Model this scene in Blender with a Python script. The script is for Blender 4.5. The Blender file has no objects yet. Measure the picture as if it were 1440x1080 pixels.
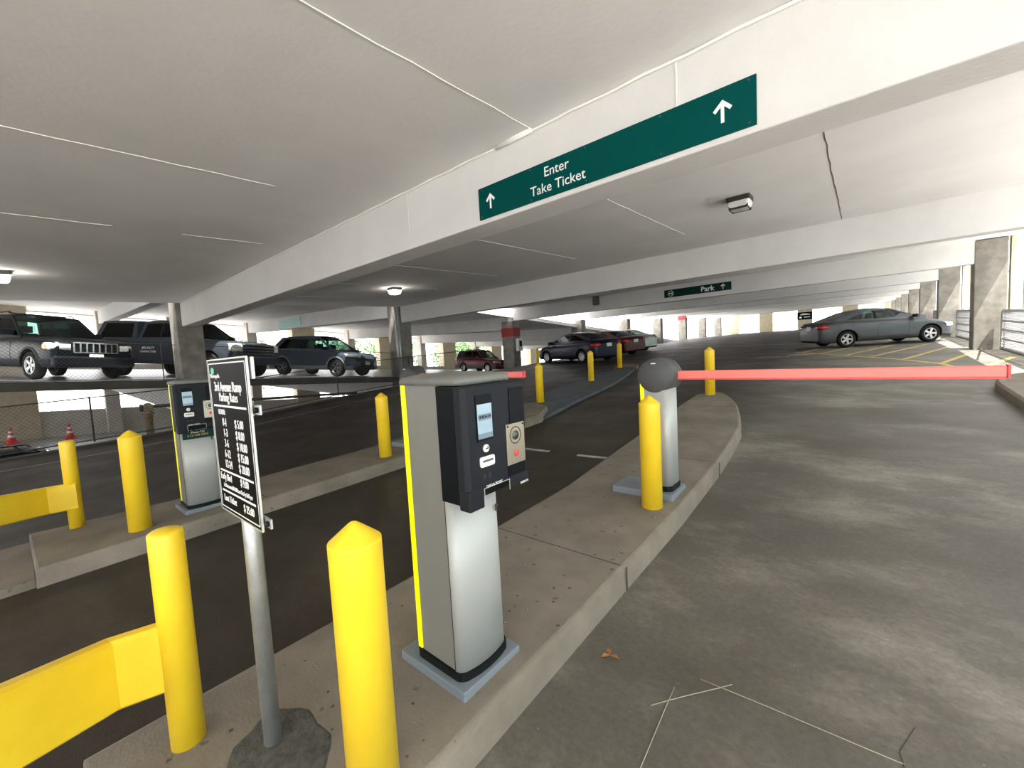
import bpy, bmesh, math, random
from mathutils import Vector, Matrix, noise
random.seed(7)
PI = math.pi
S = bpy.context.scene
COL = S.collection

# ------------------------------------------------------------------ camera, light, exposure
cam_d = bpy.data.cameras.new('camera'); cam = bpy.data.objects.new('camera', cam_d); COL.objects.link(cam)
cam_d.sensor_fit = 'HORIZONTAL'; cam_d.sensor_width = 36.0
cam_d.lens = 583.41 / 1440 * 36.0
cam_d.clip_start = 0.02; cam_d.clip_end = 600
R = Matrix(((0.76428112, 0.64262729, -0.05389368),
            (0.0037035, -0.08794368, -0.99611856),
            (-0.64487258, 0.76111502, -0.06959366)))       # rows: image right, image down, forward
cm = Matrix((R[0], -R[1], -R[2])).transposed().to_4x4()
cm.translation = Vector((0, 0, 1.6))
cam.matrix_world = cm
S.camera = cam
vs = S.view_settings
vs.view_transform = 'Standard'; vs.look = 'None'; vs.gamma = 1; vs.use_curve_mapping = False
vs.exposure = 0.28

w = bpy.data.worlds.new('World'); S.world = w; w.use_nodes = True
nt = w.node_tree; nt.nodes.clear()
wo = nt.nodes.new('ShaderNodeOutputWorld'); bg = nt.nodes.new('ShaderNodeBackground')
tc = nt.nodes.new('ShaderNodeTexCoord'); sx = nt.nodes.new('ShaderNodeSeparateXYZ')
rp = nt.nodes.new('ShaderNodeValToRGB')
rp.color_ramp.elements[0].position = 0.45; rp.color_ramp.elements[0].color = (0.98, 0.97, 0.955, 1)
rp.color_ramp.elements[1].position = 0.75; rp.color_ramp.elements[1].color = (0.96, 0.98, 1.0, 1)
mp = nt.nodes.new('ShaderNodeMapRange'); mp.inputs['From Min'].default_value = -1
nt.links.new(tc.outputs['Generated'], sx.inputs[0]); nt.links.new(sx.outputs['Z'], mp.inputs['Value'])
nt.links.new(mp.outputs[0], rp.inputs[0]); nt.links.new(rp.outputs[0], bg.inputs[0]); nt.links.new(bg.outputs[0], wo.inputs[0])
bg.inputs[1].default_value = 4.2
sun_d = bpy.data.lights.new('sun', 'SUN'); sun = bpy.data.objects.new('sun', sun_d); COL.objects.link(sun)
sun_d.energy = 20; sun_d.angle = 0.01; sun_d.color = (1.0, 0.96, 0.90)
SUN_TO = Vector((-0.40, 0.16, -1.0)).normalized()
sun.rotation_euler = SUN_TO.to_track_quat('-Z', 'Y').to_euler(); sun.location = (20, 0, 30)
S.cycles.max_bounces = 8; S.cycles.diffuse_bounces = 5
S.cycles.use_denoising = True

# ------------------------------------------------------------------ levels of the building (metres)
YS = [-30, 3.4, 7.6, 10.2, 17.5, 22, 26, 46, 68.8, 90]
ZS = [-30 * .039, .1326, .5, .66, 1.03, 1.24, 1.42, 2.3, 2.95, 2.95]
def fz(y):
    for i in range(len(YS) - 1):
        if y <= YS[i + 1]:
            t = (y - YS[i]) / (YS[i + 1] - YS[i]); return ZS[i] + t * (ZS[i + 1] - ZS[i])
    return ZS[-1]
def cz(y): return 3.43 + .039 * y                       # underside of our ceiling
def az(x, y): return 1.585 - .062 * y + .037 * (-14.9 - x)   # neighbouring ramp deck
Y0, Y1 = -5.0, 68.8
XL, XR = -13.75, 3.3

# ------------------------------------------------------------------ materials
def mat(name, col, rough=.6, metal=0, noise_s=0, noise_a=.2, col2=None, bump=0, bump_s=60, emit=None, spec=None, coat=0, detail=6, stretch=None, trans=0, alpha=1):
    m = bpy.data.materials.new(name); m.use_nodes = True
    n = m.node_tree.nodes; l = m.node_tree.links; b = n['Principled BSDF']
    b.inputs['Roughness'].default_value = rough; b.inputs['Metallic'].default_value = metal
    c = (col[0], col[1], col[2], 1)
    b.inputs['Base Color'].default_value = c
    if spec is not None: b.inputs['Specular IOR Level'].default_value = spec
    if coat: b.inputs['Coat Weight'].default_value = coat; b.inputs['Coat Roughness'].default_value = .05
    if trans: b.inputs['Transmission Weight'].default_value = trans
    tcn = n.new('ShaderNodeTexCoord'); src = tcn.outputs['Object']
    if stretch:
        mpn = n.new('ShaderNodeMapping'); mpn.inputs['Scale'].default_value = stretch
        l.new(src, mpn.inputs[0]); src = mpn.outputs[0]
    if noise_s:
        nz = n.new('ShaderNodeTexNoise'); nz.inputs['Scale'].default_value = noise_s; nz.inputs['Detail'].default_value = detail
        nz.inputs['Roughness'].default_value = .6
        l.new(src, nz.inputs['Vector'])
        r = n.new('ShaderNodeValToRGB')
        d = col2 if col2 else tuple(v * (1 - noise_a) for v in col)
        r.color_ramp.elements[0].position = .35; r.color_ramp.elements[0].color = (d[0], d[1], d[2], 1)
        r.color_ramp.elements[1].position = .65; r.color_ramp.elements[1].color = c
        l.new(nz.outputs[0], r.inputs[0]); l.new(r.outputs[0], b.inputs['Base Color'])
    if bump:
        nb = n.new('ShaderNodeTexNoise'); nb.inputs['Scale'].default_value = bump_s; nb.inputs['Detail'].default_value = 4
        l.new(tcn.outputs['Object'], nb.inputs['Vector'])
        bp = n.new('ShaderNodeBump'); bp.inputs['Strength'].default_value = bump; bp.inputs['Distance'].default_value = .01
        l.new(nb.outputs[0], bp.inputs['Height']); l.new(bp.outputs[0], b.inputs['Normal'])
    if emit:
        b.inputs['Emission Color'].default_value = (emit[0], emit[1], emit[2], 1); b.inputs['Emission Strength'].default_value = emit[3]
    return m

def concrete_floor():
    m = mat('deck_concrete', (.2, .19, .17), .55, bump=.25, bump_s=90)
    n = m.node_tree.nodes; l = m.node_tree.links; b = n['Principled BSDF']
    tcn = n.new('ShaderNodeTexCoord')
    def nz(scale, detail, st=None, rough=.6):
        k = n.new('ShaderNodeTexNoise'); k.inputs['Scale'].default_value = scale; k.inputs['Detail'].default_value = detail; k.inputs['Roughness'].default_value = rough
        if st:
            mp_ = n.new('ShaderNodeMapping'); mp_.inputs['Scale'].default_value = st; l.new(tcn.outputs['Object'], mp_.inputs[0]); l.new(mp_.outputs[0], k.inputs['Vector'])
        else: l.new(tcn.outputs['Object'], k.inputs['Vector'])
        return k.outputs[0]
    def ramp(f, p0, c0, p1, c1):
        r = n.new('ShaderNodeValToRGB'); e = r.color_ramp.elements
        e[0].position = p0; e[0].color = (*c0, 1); e[1].position = p1; e[1].color = (*c1, 1); l.new(f, r.inputs[0]); return r.outputs[0]
    def mix(f, a, c, mode='MIX'):
        x = n.new('ShaderNodeMix'); x.data_type = 'RGBA'; x.blend_type = mode
        if isinstance(f, float): x.inputs[0].default_value = f
        else: l.new(f, x.inputs[0])
        for v, k in ((a, 6), (c, 7)):
            if isinstance(v, tuple): x.inputs[k].default_value = (*v, 1)
            else: l.new(v, x.inputs[k])
        return x.outputs[2]
    big = ramp(nz(.55, 6), .32, (.085, .076, .062), .68, (.175, .162, .140))
    streak = ramp(nz(1.6, 8, (.7, 1.5, 1)), .38, (.80, .79, .78), .68, (1.15, 1.15, 1.15))
    blot = ramp(nz(.9, 8, (.8, 1.3, 1), .7), .50, (.88, .87, .86), .64, (1.6, 1.6, 1.58))
    fine = ramp(nz(38, 4), .3, (.8, .8, .79), .72, (1.15, 1.15, 1.15))
    c = mix(1.0, big, streak, 'MULTIPLY'); c = mix(1.0, c, blot, 'MULTIPLY'); c = mix(1.0, c, fine, 'MULTIPLY')
    # driving lanes left of the islands are multiplied to a darker brown
    sp = n.new('ShaderNodeSeparateXYZ'); l.new(tcn.outputs['Object'], sp.inputs[0])
    mr = n.new('ShaderNodeMapRange'); mr.inputs['From Min'].default_value = -2.25; mr.inputs['From Max'].default_value = -1.15
    l.new(sp.outputs['X'], mr.inputs['Value'])
    left_brown = mix(1.0, c, (.26, .215, .165), 'MULTIPLY')
    c2 = mix(mr.outputs[0], left_brown, c)
    # small pale chips
    v = n.new('ShaderNodeTexVoronoi'); v.inputs['Scale'].default_value = 9; l.new(tcn.outputs['Object'], v.inputs['Vector'])
    chip = ramp(v.outputs['Distance'], .0, (1, 1, 1), .035, (0, 0, 0))
    c3 = mix(chip, c2, (.42, .40, .36))
    l.new(c3, b.inputs['Base Color'])
    rr = n.new('ShaderNodeMapRange'); rr.inputs['From Min'].default_value = .3; rr.inputs['From Max'].default_value = .7
    rr.inputs['To Min'].default_value = .45; rr.inputs['To Max'].default_value = .7
    l.new(nz(1.1, 5), rr.inputs['Value']); l.new(rr.outputs[0], b.inputs['Roughness'])
    return m

def island_concrete():
    m = mat('curb_concrete', (.235, .202, .162), .85, noise_s=2.2, col2=(.160, .136, .108), bump=.35, bump_s=70)
    n = m.node_tree.nodes; l = m.node_tree.links; b = n['Principled BSDF']
    src = b.inputs['Base Color'].links[0].from_socket
    tcn = n.new('ShaderNodeTexCoord')
    v = n.new('ShaderNodeTexVoronoi'); v.inputs['Scale'].default_value = 13; v.inputs['Randomness'].default_value = 1
    k = n.new('ShaderNodeTexNoise'); k.inputs['Scale'].default_value = 30
    ad = n.new('ShaderNodeMix'); ad.data_type = 'RGBA'; ad.inputs[0].default_value = .04
    l.new(tcn.outputs['Object'], k.inputs['Vector']); l.new(tcn.outputs['Object'], ad.inputs[6]); l.new(k.outputs['Color'], ad.inputs[7])
    l.new(ad.outputs[2], v.inputs['Vector'])
    r = n.new('ShaderNodeValToRGB'); e = r.color_ramp.elements
    e[0].position = .0; e[0].color = (1, 1, 1, 1); e[1].position = .20; e[1].color = (0, 0, 0, 1); e.new(.16).color = (1, 1, 1, 1)
    l.new(v.outputs['Distance'], r.inputs[0])
    # only some of the cells show a pit
    g = n.new('ShaderNodeSeparateColor'); l.new(v.outputs['Color'], g.inputs[0])
    gt = n.new('ShaderNodeMath'); gt.operation = 'GREATER_THAN'; gt.inputs[1].default_value = .80; l.new(g.outputs[0], gt.inputs[0])
    mu = n.new('ShaderNodeMath'); mu.operation = 'MULTIPLY'; l.new(r.outputs[0], mu.inputs[0]); l.new(gt.outputs[0], mu.inputs[1])
    x = n.new('ShaderNodeMix'); x.data_type = 'RGBA'; l.new(mu.outputs[0], x.inputs[0]); l.new(src, x.inputs[6]); x.inputs[7].default_value = (.13, .105, .08, 1)
    l.new(x.outputs[2], b.inputs['Base Color'])
    return m

M = dict(
    deck2=mat('ramp_concrete', (.30, .30, .30), .32, noise_s=1.5, col2=(.20, .20, .20)),
    floor=concrete_floor(), island=island_concrete(),
    ceil=mat('painted_ceiling', (.82, .805, .795), .85, noise_s=.7, col2=(.75, .735, .725), spec=.2, bump=.2, bump_s=25),
    beam=mat('painted_beam', (.70, .69, .68), .8, noise_s=1.2, col2=(.64, .63, .62), spec=.2, bump=.3, bump_s=40),
    caulk=mat('joint_caulk', (.86, .85, .80), .6),
    crack=mat('dark_joint', (.05, .045, .04), .9),
    column=mat('bare_column_concrete', (.27, .25, .22), .85, noise_s=3, col2=(.165, .152, .13), bump=.3, bump_s=30),
    beige=mat('beige_masonry', (.50, .43, .31), .85, noise_s=4, col2=(.42, .36, .26)),
    facade=mat('pale_precast', (.55, .52, .46), .8, noise_s=2, col2=(.46, .43, .38)),
    slab=mat('slab_edge', (.075, .07, .06), .85, noise_s=3, col2=(.05, .046, .04)),
    yellow=mat('yellow_paint', (.97, .66, .028), .4, noise_s=6, col2=(.93, .61, .022), bump=.12, bump_s=60),
    yellow2=mat('yellow_paint_worn', (.80, .49, .02), .5, noise_s=8, col2=(.66, .40, .02), bump=.15, bump_s=60),
    road_yellow=mat('road_paint_yellow', (.62, .42, .08), .6, noise_s=10, col2=(.45, .32, .10)),
    road_white=mat('road_paint_white', (.55, .54, .50), .6, noise_s=7, col2=(.30, .29, .27)),
    galv=mat('galvanised_steel', (.52, .53, .53), .42, .75, noise_s=14, col2=(.40, .41, .42), bump=.1),
    wire=mat('fence_wire', (.30, .30, .31), .45, .7),
    dwire=mat('dark_fence_wire', (.06, .06, .06), .6, .2),
    alu=mat('silver_paint', (.46, .465, .46), .42, .2),
    alu2=mat('grey_side_paint', (.235, .23, .215), .45, .15),
    base=mat('blue_grey_powder', (.20, .235, .27), .45, .1),
    dark=mat('charcoal_plastic', (.008, .009, .011), .5, spec=.15),
    dark2=mat('dark_grey_head', (.014, .016, .020), .5, spec=.15),
    black=mat('black_plastic', (.003, .004, .006), .5, spec=.15),
    lid=mat('grey_lid', (.17, .17, .16), .5, noise_s=20, noise_a=.1),
    head=mat('grey_barrier_head', (.080, .080, .082), .5, spec=.3),
    reflect_glow=mat('reflective_yellow_glow', (.98, .92, .0), .35, emit=(1, .92, 0, .25)),  # no lamp: slight emission added to imitate light thrown back by the strip
    screen=mat('screen', (.20, .28, .34), .15, emit=(.35, .48, .60, .35)),
    screen2=mat('screen_bar', (.1, .14, .18), .15, emit=(.22, .30, .36, .35)),
    white=mat('white_print', (.85, .85, .85), .5),
    cream=mat('white_plastic', (.80, .79, .76), .4),
    steel=mat('brushed_steel_gold', (.46, .41, .33), .32, .8, noise_s=3, noise_a=.08, stretch=(1, 60, 1)),
    speaker=mat('speaker_dark', (.10, .10, .095), .4, .4),
    redb=mat('red_button', (.72, .06, .06), .4),
    boom=mat('red_boom', (.90, .20, .17), .38),
    boomd=mat('red_boom_edge', (.62, .06, .06), .4),
    green=mat('green_sign', (.0, .062, .057), .5, spec=.05),
    green2=mat('dark_green_sign', (.0, .025, .024), .4, spec=.2),
    teal=mat('pale_teal_sign', (.30, .55, .50), .5),
    leafgreen=mat('logo_green', (.10, .55, .35), .5),
    asign=mat('black_sign', (.004, .004, .005), .4, spec=.03),
    sframe=mat('sign_frame', (.60, .60, .57), .4, .5),
    rust=mat('rusty_pipe', (.22, .13, .07), .8, noise_s=14, col2=(.36, .30, .20)),
    dpipe=mat('dark_pipe', (.06, .05, .045), .7),
    cone=mat('cone_orange', (.78, .07, .04), .5),
    redpaint=mat('red_band', (.30, .012, .014), .6, noise_s=6, noise_a=.25),
    lampg=mat('lit_lens', (1, .98, .92), .4, emit=(1, .95, .86, 30)),
    lampo=mat('unlit_lens', (.80, .79, .76), .35),
    lampb=mat('lamp_base', (.03, .03, .03), .6),
    median=mat('blue_grey_median', (.085, .105, .125), .7, noise_s=3, col2=(.055, .065, .08)),
    glass=mat('car_glass', (.42, .50, .48), .02, trans=1.0),
    rubber=mat('tyre_rubber', (.010, .010, .010), .8, spec=.2),
    rim=mat('alloy_rim', (.50, .50, .50), .35, .6),
    dimrim=mat('dull_rim', (.10, .10, .10), .4, .7),
    chrome=mat('chrome', (.75, .75, .75), .12, 1),
    lens=mat('headlamp_lens', (.62, .62, .58), .1, .2, coat=1),
    amber=mat('amber_lens', (.8, .25, .02), .2),
    tail=mat('tail_lamp', (.42, .01, .012), .15, coat=1),
    seat=mat('seat_cloth', (.05, .05, .05), .9),
    plate=mat('licence_plate', (.62, .64, .62), .5),
    cladding=mat('grey_cladding', (.13, .135, .14), .6),
    tan=mat('tan_steel', (.50, .44, .28), .6),
    ribbed=mat('ribbed_cladding', (.62, .74, .72), .6),
    leaf=mat('tree_leaves', (.10, .20, .05), .6, noise_s=1.5, col2=(.05, .12, .03)),
    bark=mat('bark', (.10, .07, .05), .9),
    ground=mat('outside_ground', (.58, .57, .555), .9, noise_s=.4, col2=(.50, .49, .48)),
    deadleaf=mat('dry_leaf', (.32, .13, .04), .7),
    straw=mat('dry_straw', (.33, .30, .22), .7),
    patch=mat('tar_patch', (.10, .098, .085), .9, noise_s=25, col2=(.05, .05, .045), bump=.5, bump_s=90),
    seam=mat('seam', (.02, .02, .02), .6),
)
def thin_glass(name, tint):
    m = bpy.data.materials.new(name); m.use_nodes = True
    n = m.node_tree.nodes; l = m.node_tree.links; n.clear()
    o = n.new('ShaderNodeOutputMaterial'); x = n.new('ShaderNodeMixShader'); t = n.new('ShaderNodeBsdfTransparent'); g = n.new('ShaderNodeBsdfGlossy'); f = n.new('ShaderNodeFresnel')
    t.inputs[0].default_value = (*tint, 1); g.inputs['Roughness'].default_value = .02; f.inputs[0].default_value = 1.35
    l.new(f.outputs[0], x.inputs[0]); l.new(t.outputs[0], x.inputs[1]); l.new(g.outputs[0], x.inputs[2]); l.new(x.outputs[0], o.inputs[0])
    return m
M['glass'] = thin_glass('car_glass', (.60, .70, .67)); M['tint'] = thin_glass('tinted_car_glass', (.22, .25, .25))
def paint(name, c, metal=.4, rough=.28):
    return mat(name, c, max(rough, .36), metal, coat=.12, spec=.3)

# ------------------------------------------------------------------ mesh builder
class MB:
    def __init__(s): s.v = []; s.f = []; s.mi = []; s.sm = []
    def add(s, vs, fs, mi=0, smooth=False):
        o = len(s.v); s.v += [tuple(v) for v in vs]
        for f in fs: s.f.append([i + o for i in f]); s.mi.append(mi); s.sm.append(smooth)
    def box(s, x0, x1, y0, y1, z0, z1, mi=0, zf=None, rot=None):
        vs = [(x, y, z) for x in (x0, x1) for y in (y0, y1) for z in (z0, z1)]
        if zf: vs = [(x, y, z + zf(x, y)) for x, y, z in vs]
        if rot:
            c = Vector(((x0 + x1) / 2, (y0 + y1) / 2, (z0 + z1) / 2)); vs = [rot @ (Vector(v) - c) + c for v in vs]
        s.add(vs, [(0, 1, 3, 2), (4, 6, 7, 5), (0, 4, 5, 1), (2, 3, 7, 6), (0, 2, 6, 4), (1, 5, 7, 3)], mi)
    def prism(s, poly, vec, mi=0, smooth=False):      # poly: 3-D points, extruded by vec
        n = len(poly); vec = Vector(vec)
        vs = [Vector(p) for p in poly] + [Vector(p) + vec for p in poly]
        fs = [list(range(n))[::-1], list(range(n, 2 * n))]
        s.add(vs, fs, mi)
        s.add(vs, [(i, (i + 1) % n, (i + 1) % n + n, i + n) for i in range(n)], mi, smooth)
    def tube(s, pts, r, n=8, mi=0, caps=True, smooth=True):
        pts = [Vector(p) for p in pts]; rr = r if isinstance(r, (list, tuple)) else [r] * len(pts)
        vs = []; prev = None
        for i, p in enumerate(pts):
            d = (pts[min(i + 1, len(pts) - 1)] - pts[max(i - 1, 0)]).normalized()
            a = prev if prev is not None and abs(prev.dot(d)) < .99 else (Vector((0, 0, 1)) if abs(d.z) < .9 else Vector((1, 0, 0)))
            u = (a - d * a.dot(d)).normalized(); v = d.cross(u); prev = u
            for k in range(n):
                t = 2 * PI * k / n; vs.append(p + u * math.cos(t) * rr[i] + v * math.sin(t) * rr[i])
        fs = [(i * n + k, i * n + (k + 1) % n, (i + 1) * n + (k + 1) % n, (i + 1) * n + k) for i in range(len(pts) - 1) for k in range(n)]
        s.add(vs, fs, mi, smooth)
        if caps: s.add(vs, [tuple(range(n))[::-1], tuple(range((len(pts) - 1) * n, len(pts) * n))], mi)
    def lathe(s, prof, n=32, axis=None, mi=0, smooth=True, close=True):   # prof: (r, h); axis: Matrix (4x4) or None
        vs = []; A = axis or Matrix.Identity(4)
        for r, h in prof:
            for k in range(n):
                t = 2 * PI * k / n; vs.append(A @ Vector((r * math.cos(t), r * math.sin(t), h)))
        m = len(prof)
        fs = [(i * n + k, i * n + (k + 1) % n, (i + 1) * n + (k + 1) % n, (i + 1) * n + k) for i in range(m - 1) for k in range(n)]
        s.add(vs, fs, mi, smooth)
        caps = []
        if not close: return
        if prof[0][0] > 1e-5: caps.append(tuple(range(n))[::-1])
        if prof[-1][0] > 1e-5: caps.append(tuple(range((m - 1) * n, m * n)))
        if caps: s.add(vs, caps, mi)
    def grid(s, rows, mi=0, smooth=True, flip=False):          # rows of equal length
        n = len(rows[0]); vs = [p for r in rows for p in r]
        fs = [(i * n + k, i * n + k + 1, (i + 1) * n + k + 1, (i + 1) * n + k) for i in range(len(rows) - 1) for k in range(n - 1)]
        if flip: fs = [f[::-1] for f in fs]
        s.add(vs, fs, mi, smooth)
    def build(s, name, mats, parent=None, bevel=0, fix=True, bseg=2):
        me = bpy.data.meshes.new(name); me.from_pydata(s.v, [], s.f)
        if not isinstance(mats, (list, tuple)): mats = [mats]
        for m in mats: me.materials.append(m)
        for p, mi, sm in zip(me.polygons, s.mi, s.sm): p.material_index = mi; p.use_smooth = sm
        bm = bmesh.new(); bm.from_mesh(me); bmesh.ops.remove_doubles(bm, verts=bm.verts, dist=1e-5)
        if fix: bmesh.ops.recalc_face_normals(bm, faces=bm.faces)
        bm.to_mesh(me); bm.free()
        o = bpy.data.objects.new(name, me); COL.objects.link(o)
        if parent: o.parent = parent
        if bevel:
            b = o.modifiers.new('bevel', 'BEVEL'); b.width = bevel; b.segments = bseg; b.limit_method = 'ANGLE'; b.angle_limit = .7
        return o

def tag(o, label=None, cat=None, group=None, kind=None):
    if label: o['label'] = label
    if cat: o['category'] = cat
    if group: o['group'] = group
    if kind: o['kind'] = kind
    return o
def empty(name, loc, rz=0, label=None, cat=None, group=None):
    o = bpy.data.objects.new(name, None); COL.objects.link(o); o.empty_display_size = .1
    o.location = loc; o.rotation_euler = (0, 0, rz)
    return tag(o, label, cat, group)
def children(o): return [c for c in COL.objects if c.parent == o]
def copy_tree(o, parent=None):
    kids = children(o)
    c = o.copy(); COL.objects.link(c); c.parent = parent
    for ch in kids: copy_tree(ch, c)
    return c
def struct(o, **k): o['kind'] = 'structure'; return o
def text(body, size, mtx, m, parent, name='lettering', align='CENTER', ext=.0008, sx=1.0, bold=0):
    cu = bpy.data.curves.new(name, 'FONT'); cu.body = body; cu.size = size; cu.align_x = align; cu.align_y = 'CENTER'
    cu.extrude = ext; cu.offset = bold; cu.resolution_u = 3
    t = bpy.data.objects.new(name, cu); COL.objects.link(t)
    me = bpy.data.meshes.new_from_object(t.evaluated_get(bpy.context.evaluated_depsgraph_get()))
    bpy.data.objects.remove(t); bpy.data.curves.remove(cu)
    me.name = name; me.materials.clear(); me.materials.append(m)
    me.transform(mtx @ Matrix.Diagonal((sx, 1, 1, 1)))
    o = bpy.data.objects.new(name, me); COL.objects.link(o); o.parent = parent
    return o
def frame(o, xd, yd):          # matrix placing a flat drawing: origin, x direction, up direction
    x = Vector(xd).normalized(); y = Vector(yd).normalized(); z = x.cross(y)
    m = Matrix((x, y, z)).transposed().to_4x4(); m.translation = Vector(o); return m

# ------------------------------------------------------------------ the building
def sloped(name, x0, x1, ys, ztop, thick, m, nx=1, zbot=None):
    b = MB()
    xs = [x0 + (x1 - x0) * i / nx for i in range(nx + 1)]
    b.grid([[(x, y, ztop(x, y)) for x in xs] for y in ys], smooth=False)
    zb = zbot or (lambda x, y: ztop(x, y) - thick)
    b.grid([[(x, y, zb(x, y)) for x in xs] for y in ys], smooth=False, flip=True)
    sm_ = 1 if isinstance(m, list) and len(m) > 1 else 0
    for x in (x0, x1): b.grid([[(x, y, ztop(x, y)), (x, y, zb(x, y))] for y in ys], sm_, smooth=False)
    for y in (ys[0], ys[-1]): b.grid([[(x, y, ztop(x, y)), (x, y, zb(x, y))] for x in xs], smooth=False)
    return struct(b.build(name, m))
ysf = [-14, -5] + [y for y in YS if -4 < y < 69]
sloped('floor', XL, XR, ysf, lambda x, y: fz(y), .35, [M['floor']])
sloped('ceiling', -14.62, XR, [Y0, Y1], lambda x, y: cz(y) + .3, .3, M['ceil'])
# dark painted lip on the open edge of our deck
b = MB(); ye = [-14, 3.4, 7.6, 10.2, 13.2]
b.grid([[(XL - .02, y, fz(y) - .36), (XL - .02, y, fz(y) + .03), (XL + .16, y, fz(y) + .03), (XL + .16, y, fz(y) + .002), ] for y in ye], smooth=False)
struct(b.build('curb_edge', M['slab']))
b = MB(); b.grid([[(-11.96, y, fz(y) + .004), (-11.90, y, fz(y) + .004)] for y in [-8, 3.4, 7.6, 10.2, 17.5]], smooth=False)
struct(b.build('edge_line', M['road_white'])) 

BAY = [3.06 + 7.3 * k for k in range(9)]
for k, y in enumerate(BAY):
    b = MB(); zc = cz(y); x0, x1 = -14.62, 2.45
    b.prism([(x0, y, zc - .655), (x0, y, zc + .05), (x0, y + .37, zc + .06), (x0, y + .37, zc - .645)], (x1 - x0, 0, 0))
    b.build('beam', M['beam'], bevel=.012)['kind'] = 'structure'
for k, y in enumerate(BAY):                 # middle and right column rows
    b = MB(); b.box(-15.4, -14.6, y - .12, y + .48, az(-15, y) - 4.2 if y < 20 else -1.2, cz(y) - .66 if y > 15 else cz(y) + .2)
    struct(b.build('column', M['column'], bevel=.02))
    b = MB(); b.box(2.42, 3.05, y - .02, y + .55, fz(y) - .05, cz(y) - .02)
    struct(b.build('column', M['column'], bevel=.02))
# white painted strip on near edge of the first column
b = MB(); b.box(-14.61, -14.59, 2.93, 3.06, .9, cz(3) - .02); b.box(-15.41, -14.6, 2.92, 2.936, .9, 3.5)
# neighbouring ramp: three decks on the far side of the middle columns
ya = [-14, 69]
sloped('deck_slab', -32.6, -14.9, [-14, 46.6], lambda x, y: az(x, y), .22, [M['deck2'], M['slab']])
AZL = lambda x, y: az(x, y) - 3.6
sloped('deck_slab', -32.6, -14.9, [-14, 30], AZL, .25, [M['deck2']])
def azu(x, y):
    return az(x, y) + 3.4 if y <= 46.6 else max(az(x, 46.6) + 3.4, fz(y) - .02)
sloped('ceiling', -32.6, -14.9, [-14, 46.6, 50, 69], azu, .2, M['ceil'])
ab = [y for y in BAY]
for y in [-4.24] + ab[:6]:
    b = MB()
    b.add([(x, yy, az(x, yy) + dz) for x in (-32.6, -15.0) for yy in (y, y + .37) for dz in (2.50, 3.22)],
          [(0, 1, 3, 2), (4, 6, 7, 5), (0, 4, 5, 1), (2, 3, 7, 6), (0, 2, 6, 4), (1, 5, 7, 3)])
    struct(b.build('beam', M['beam']))
    if y < 18:
        b = MB()
        b.add([(x, yy, AZL(x, yy) + dz) for x in (-32.6, -15.0) for yy in (y, y + .37) for dz in (2.55, 3.4)],
              [(0, 1, 3, 2), (4, 6, 7, 5), (0, 4, 5, 1), (2, 3, 7, 6), (0, 2, 6, 4), (1, 5, 7, 3)])
        struct(b.build('beam', M['beam']))
    b = MB(); b.box(-32.9, -32.2, y - .1, y + .5, az(-32, y) - 4, az(-32, y) + 3.3)
    struct(b.build('column', M['facade'], bevel=.02))
# outer wall of the neighbouring ramp: beige piers in mid bay, sills, mesh grilles
b = MB()
for k in range(-2, 6):
    y = 3.3 + 7.3 * k + 3.65
    if -12 < y < 44: b.box(-33.4, -32.65, y - .85, y + .85, az(-33, y) - 4, az(-33, y) + 3.5)
for (lo, z0, z1) in ((-14, -3.9, -2.25), ):
    b.add([(x, yy, az(-33, yy) + dz) for x in (-33.3, -32.75) for yy in (-14, 40) for dz in (z0, z1)],
          [(0, 1, 3, 2), (4, 6, 7, 5), (0, 4, 5, 1), (2, 3, 7, 6), (0, 2, 6, 4), (1, 5, 7, 3)], 1)
for (z0, z1) in ((-.55, .3), (2.95, 3.6)):
    b.add([(x, yy, az(-33, yy) + dz) for x in (-33.3, -32.75) for yy in (-14, 44) for dz in (z0, z1)],
          [(0, 1, 3, 2), (4, 6, 7, 5), (0, 4, 5, 1), (2, 3, 7, 6), (0, 2, 6, 4), (1, 5, 7, 3)], 1)
struct(b.build('wall_left', [M['beige'], M['facade']]))
b = MB()
for y in [(-9 + .12 * i) for i in range(260)]:
    if y < 9.5: b.tube([(-33.0, y, az(-33, y) + .4), (-33.0, y, az(-33, y) + 3)], .006, 4)
for h in (.55, .95, 1.3):
    b.tube([(-32.9, -12, az(-33, -12) + h), (-32.9, 42, az(-33, 42) + h)], .02, 5)
struct(b.build('trim_1', M['wire']))

# far end wall with beige piers
b = MB()
for x, wd in [(-31, 2), (-25.6, 1.9), (-20.3, 1.6), (-15.0, 1.9), (-10.5, 1.6), (-5.95, 1.6), (-1.2, 1.6), (2.6, 1.0)]:
    b.box(x - wd / 2, x + wd / 2, 68.9, 69.7, 1.8, 6.3)
b.box(-14.6, 3.3, 68.9, 69.7, 5.55, 6.5)
struct(b.build('wall_far', M['beige']))
b = MB()
for h in (.5, .8, 1.1): b.tube([(-33, 69.0, 2.9 + h), (3.3, 69.0, 2.9 + h)], .03, 5)
struct(b.build('trim_2', M['wire']))

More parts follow.
